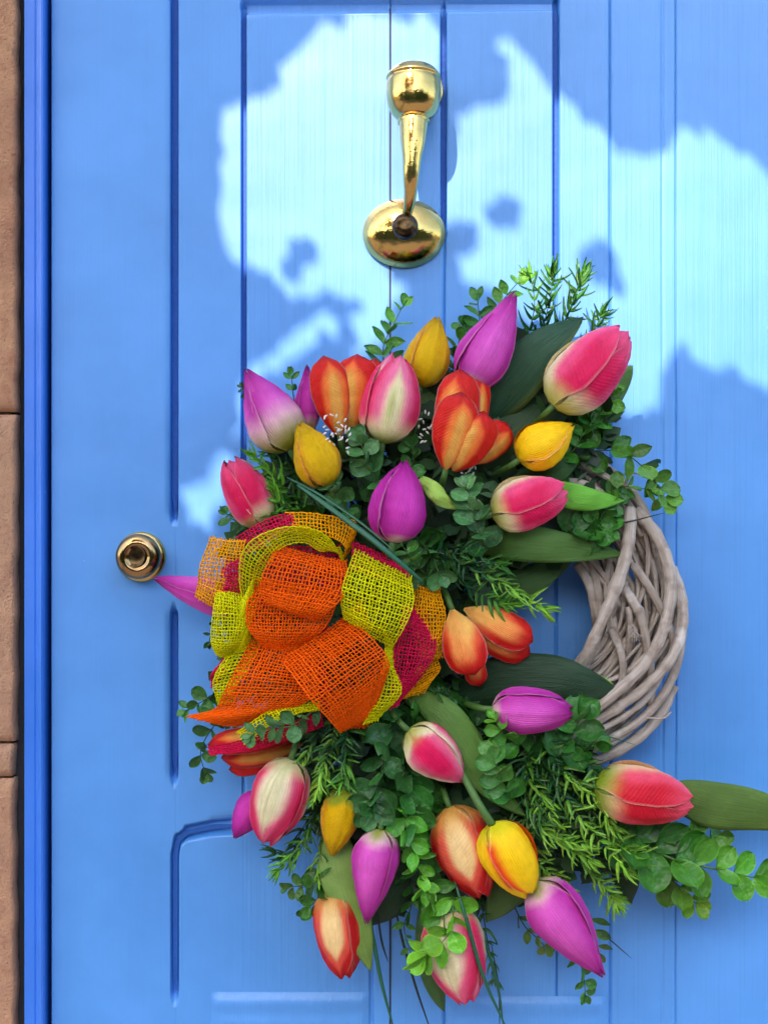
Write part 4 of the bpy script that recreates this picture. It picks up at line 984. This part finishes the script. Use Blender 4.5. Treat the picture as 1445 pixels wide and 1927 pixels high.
# ------------------------------------------------------------------ burlap bow, woven thread by thread
bow = thing('burlap_bow', P(600, 1180, .06), 'big looped bow of open weave burlap ribbon in orange, lime, pink and gold', 'bow')
ORA, LIM, PNK, GLD, LIM_SHADE = (255, 102, 0), (222, 222, 0), (214, 20, 74), (252, 172, 0), (150, 152, 10)
rb = random.Random(9)
def weave(rows, c, label, sp=6.6, bulge=.0, tw=2.7, dens=1.0):
    sp *= S; nr = len(rows); Ls = [P(*r[0]) for r in rows]; Rs = [P(*r[1]) for r in rows]; bl = [(r[2] if len(r) > 2 else bulge) for r in rows]
    n = 60; Lc, Rc = catmull(Ls, n), catmull(Rs, n); bc_ = [v.x for v in catmull([Vector((b, 0, 0)) for b in bl], n)]
    def Sf(t, w_):
        x = max(0, min(1, t)) * (n - 1); i = min(n - 2, int(x)); q = x - i
        a = Lc[i].lerp(Lc[i + 1], q); b = Rc[i].lerp(Rc[i + 1], q); bb = bc_[i] * (1 - q) + bc_[i + 1] * q
        p = a.lerp(b, w_) + Vector((0, -1, 0)) * bb * math.sin(math.pi * max(0, min(1, w_)))
        if t < 0 or t > 1:
            e = (Lc[1] - Lc[0] if t < 0 else Lc[-1] - Lc[-2]) * (n - 1) * (t if t < 0 else t - 1); p = p + e
        return p + Vector((math.sin(t * 9 + w_ * 4), 0, math.cos(t * 7 - w_ * 5))) * .0006 + Vector((0, -1, 0)) * (.0014 * math.sin(t * 11 + w_ * 3 + sp * 1e5))
    lt = sum((Sf((i + 1) / 30, .5) - Sf(i / 30, .5)).length for i in range(30)); lw = max((Sf(q, 1) - Sf(q, 0)).length for q in (0, .5, 1)) + abs(max(bl)) * 1.2
    nt_, nw = max(3, int(lt / sp)), max(3, int(lw / sp * dens)); acc = Acc(); base = lin(c)
    def nrm(t, w_):
        a = Sf(t + .02, w_) - Sf(t - .02, w_); b = Sf(t, min(1, w_ + .03)) - Sf(t, max(0, w_ - .03)); k = a.cross(b)
        return k.normalized() if k.length > 1e-12 else Vector((0, -1, 0))
    for j in range(nw + 1):          # warp
        w_ = j / nw; off = rb.uniform(-.13, .13) / nw; e0, e1 = rb.uniform(.3, 1) / nt_, rb.uniform(.3, 1) / nt_; pts = []
        m = nt_ * 2
        for i in range(m + 1):
            t = -e0 + (1 + e0 + e1) * i / m; ww = w_ + off * math.sin(t * 5 + j) + .12 / nw * math.sin(t * 40 + j * 2)
            pts.append(Sf(t, max(0, min(1, ww))) + nrm(t, w_) * (.00045 * math.cos(math.pi * (t * nt_ + j))))
        tube(pts, tw * .5 * S * rb.uniform(.8, 1.25), 4, acc, jitc(base), cap=False)
    for i in range(nt_ + 1):         # weft
        t = i / nt_; off = rb.uniform(-.13, .13) / nt_; m = nw * 2; e = rb.uniform(.1, .5) / nw; pts = []
        for j in range(m + 1):
            w_ = j / m; tt = t + off * math.sin(w_ * 5 + i) + .10 / nt_ * math.sin(w_ * 40 + i * 3)
            pts.append(Sf(tt, w_) - nrm(max(0, min(1, tt)), w_) * (.00045 * math.cos(math.pi * (i + w_ * nw))))
        tube(pts, tw * .5 * S * rb.uniform(.8, 1.2), 4, acc, jitc(base), cap=False)
    for k in range(int(nt_ * nw * .02)):   # loose fibres
        t, w_ = rb.random(), rb.random(); p = Sf(t, w_); d = Vector((rb.uniform(-1, 1), -rb.uniform(.1, .9), rb.uniform(-1, 1))) * .004
        tube([p, p + d * .5 + Vector((0, 0, .0006)), p + d], .00010, 3, acc, jitc(base), cap=False)
    o = acc.build('ribbon_loop', M_jute, bow); o['label'] = label; return o
def jitc(c): k = rb.uniform(.82, 1.15); return tuple(x * k for x in c)
weave([((396, 1014, .085), (462, 1020, .098)), ((382, 1050, .092), (456, 1058, .106)), ((374, 1090, .090), (442, 1108, .104)), ((368, 1122, .082), (428, 1152, .094))], GLD, 'gold ribbon loop at far left', bulge=.006)
weave([((426, 1050, .098), (458, 1048, .106)), ((420, 1075, .104), (456, 1080, .112)), ((412, 1112, .100), (456, 1112, .108))], PNK, 'pink ribbon patch over the gold loop', bulge=.003)
weave([((446, 1012, .088), (462, 1044, .10)), ((478, 990, .098), (496, 1026, .108)), ((512, 974, .10), (528, 1006, .11)), ((548, 966, .10), (556, 994, .11))], PNK, 'pink ribbon at the top of the bow')
weave([((544, 966, .102), (554, 996, .11)), ((590, 966, .106), (594, 1004, .116)), ((634, 972, .106), (630, 1014, .116)), ((668, 984, .10), (652, 1034, .11)), ((662, 1030, .09), (640, 1062, .095))], GLD, 'gold ribbon at the top of the bow')
weave([((646, 1060, .10), (640, 1030, .104)), ((618, 1014, .118), (606, 1036, .112)), ((575, 992, .128), (572, 1020, .116)), ((515, 996, .132), (530, 1030, .116)), ((462, 1030, .128), (504, 1066, .112)), ((450, 1085, .12), (492, 1100, .106)), ((460, 1150, .108), (480, 1160, .10))], LIM, 'lime ribbon arching over the upper orange loop', sp=6.0)
weave([((500, 1030, .100), (640, 1030, .100)), ((476, 1080, .092), (650, 1080, .092)), ((470, 1140, .09), (640, 1130, .09))], PNK, 'shaded pink ribbon inside the upper loop', bulge=.0)
weave([((408, 1098, .092), (458, 1096, .094)), ((404, 1130, .106), (462, 1140, .112)), ((400, 1175, .108), (460, 1180, .114)), ((398, 1212, .10), (452, 1214, .106)), ((406, 1232, .09), (430, 1234, .092))], LIM, 'rolled lime loop at lower left', sp=6.0, bulge=.005)
weave([((412, 1096, .086), (456, 1100, .09)), ((408, 1120, .084), (458, 1126, .09)), ((408, 1150, .084), (458, 1150, .09))], LIM_SHADE, 'shaded inner side of the rolled lime loop', bulge=-.008)  # darker lime colour stands in for shade inside this roll
weave([((444, 1150, .11), (478, 1090, .114)), ((450, 1190, .108), (476, 1160, .112)), ((440, 1230, .096), (470, 1220, .10))], LIM, 'lime ribbon between the rolled loop and the orange loops', sp=6.0, bulge=.004)
weave([((478, 1090, .106), (640, 1110, .106)), ((466, 1140, .118), (626, 1150, .118)), ((470, 1185, .118), (604, 1190, .118)), ((500, 1222, .106), (566, 1220, .108))], ORA, 'lower orange roll under the upper orange loop', sp=6.0, bulge=.005)
weave([((522, 1030, .112), (652, 1058, .108)), ((508, 1050, .128), (656, 1082, .126)), ((494, 1088, .138), (646, 1120, .138)), ((492, 1122, .138), (616, 1154, .138)), ((500, 1136, .132), (596, 1166, .130))], ORA, 'upper orange loop facing the viewer', bulge=.005)
weave([((600, 1210, .10), (680, 1130, .10)), ((612, 1230, .112), (690, 1160, .112)), ((620, 1250, .11), (700, 1180, .112))], ORA, 'orange ribbon strip behind the front loop')
weave([((664, 1022, .104), (752, 1056, .104)), ((664, 1042, .112), (766, 1080, .112)), ((660, 1068, .110), (774, 1104, .11))], PNK, 'pink ribbon above the lime front loop')
weave([((668, 1038, .112), (774, 1088, .112)), ((654, 1072, .128), (778, 1118, .127)), ((645, 1110, .136), (772, 1152, .134)), ((642, 1142, .134), (758, 1188, .132)), ((646, 1164, .124), (738, 1216, .122))], LIM, 'lime loop facing the viewer at upper right', bulge=.005)
weave([((782, 1104, .092), (828, 1112, .09)), ((776, 1146, .10), (836, 1150, .096)), ((778, 1190, .10), (834, 1194, .096)), ((788, 1232, .092), (830, 1232, .09))], GLD, 'gold loop at the right edge', bulge=.008)
weave([((782, 1262, .084), (824, 1238, .084)), ((770, 1290, .09), (826, 1262, .088)), ((752, 1316, .086), (800, 1300, .084))], GLD, 'gold ribbon end at lower right')
weave([((760, 1140, .098), (798, 1150, .096)), ((752, 1180, .108), (818, 1196, .104)), ((742, 1228, .112), (812, 1240, .108)), ((736, 1284, .106), (784, 1286, .10)), ((734, 1332, .096), (752, 1318, .094))], PNK, 'pink ribbon fold at right', sp=6.0, bulge=.006)
weave([((722, 1190, .108), (744, 1214, .106)), ((724, 1240, .114), (742, 1256, .11)), ((712, 1300, .112), (754, 1306, .108)), ((684, 1362, .10), (712, 1350, .098))], LIM, 'lime ribbon behind the front orange loop', sp=6.0, bulge=.003)
weave([((432, 1226, .086), (452, 1206, .088)), ((400, 1268, .092), (430, 1250, .094)), ((398, 1292, .09), (416, 1280, .092))], PNK, 'pink ribbon edge at lower left')
weave([((448, 1206, .09), (492, 1204, .094)), ((414, 1254, .098), (476, 1244, .104)), ((402, 1292, .098), (450, 1284, .102)), ((410, 1324, .09), (440, 1318, .096))], LIM, 'lime ribbon tail at lower left')
weave([((476, 1200, .102), (600, 1230, .104)), ((448, 1250, .112), (600, 1270, .112)), ((424, 1300, .112), (590, 1310, .112)), ((404, 1335, .106), (540, 1338, .106)), ((354, 1348, .094), (450, 1366, .096))], ORA, 'wide orange ribbon tail at lower left', bulge=.006)
weave([((600, 1318, .100), (600, 1336, .104)), ((560, 1322, .108), (566, 1340, .112)), ((510, 1336, .112), (522, 1358, .116)), ((450, 1376, .104), (462, 1398, .108))], LIM, 'narrow lime ribbon edge at the bottom', sp=5)
weave([((600, 1340, .092), (608, 1366, .094)), ((540, 1362, .10), (548, 1388, .102)), ((460, 1392, .098), (466, 1414, .10)), ((394, 1406, .088), (398, 1420, .09))], PNK, 'narrow pink ribbon tail over the red tulip', sp=4.5)
weave([((528, 1244, .112), (650, 1162, .114)), ((548, 1268, .128), (680, 1182, .130)), ((580, 1306, .138), (712, 1216, .140)), ((610, 1342, .132), (732, 1250, .134)), ((626, 1364, .116), (722, 1292, .118)), ((640, 1378, .100), (706, 1340, .102))], ORA, 'front orange loop, largest and nearest', bulge=.004)
weave([((614, 1310, .096), (720, 1290, .096)), ((630, 1350, .096), (712, 1330, .096)), ((644, 1372, .094), (694, 1364, .094))], ORA, 'under side of the front orange loop')
for a, b in (((610, 1195, .088), (650, 1170, .088)), ((560, 1235, .09), (610, 1300, .09))):   # dark red shadowy inner folds
    weave([((a[0] - 30, a[1], a[2]), (a[0] + 40, a[1] - 10, a[2])), ((b[0] - 40, b[1] + 10, b[2]), (b[0] + 20, b[1] + 30, b[2]))], PNK, 'pink fold deep in the centre of the bow')

# render defaults
sc.render.engine = 'CYCLES'
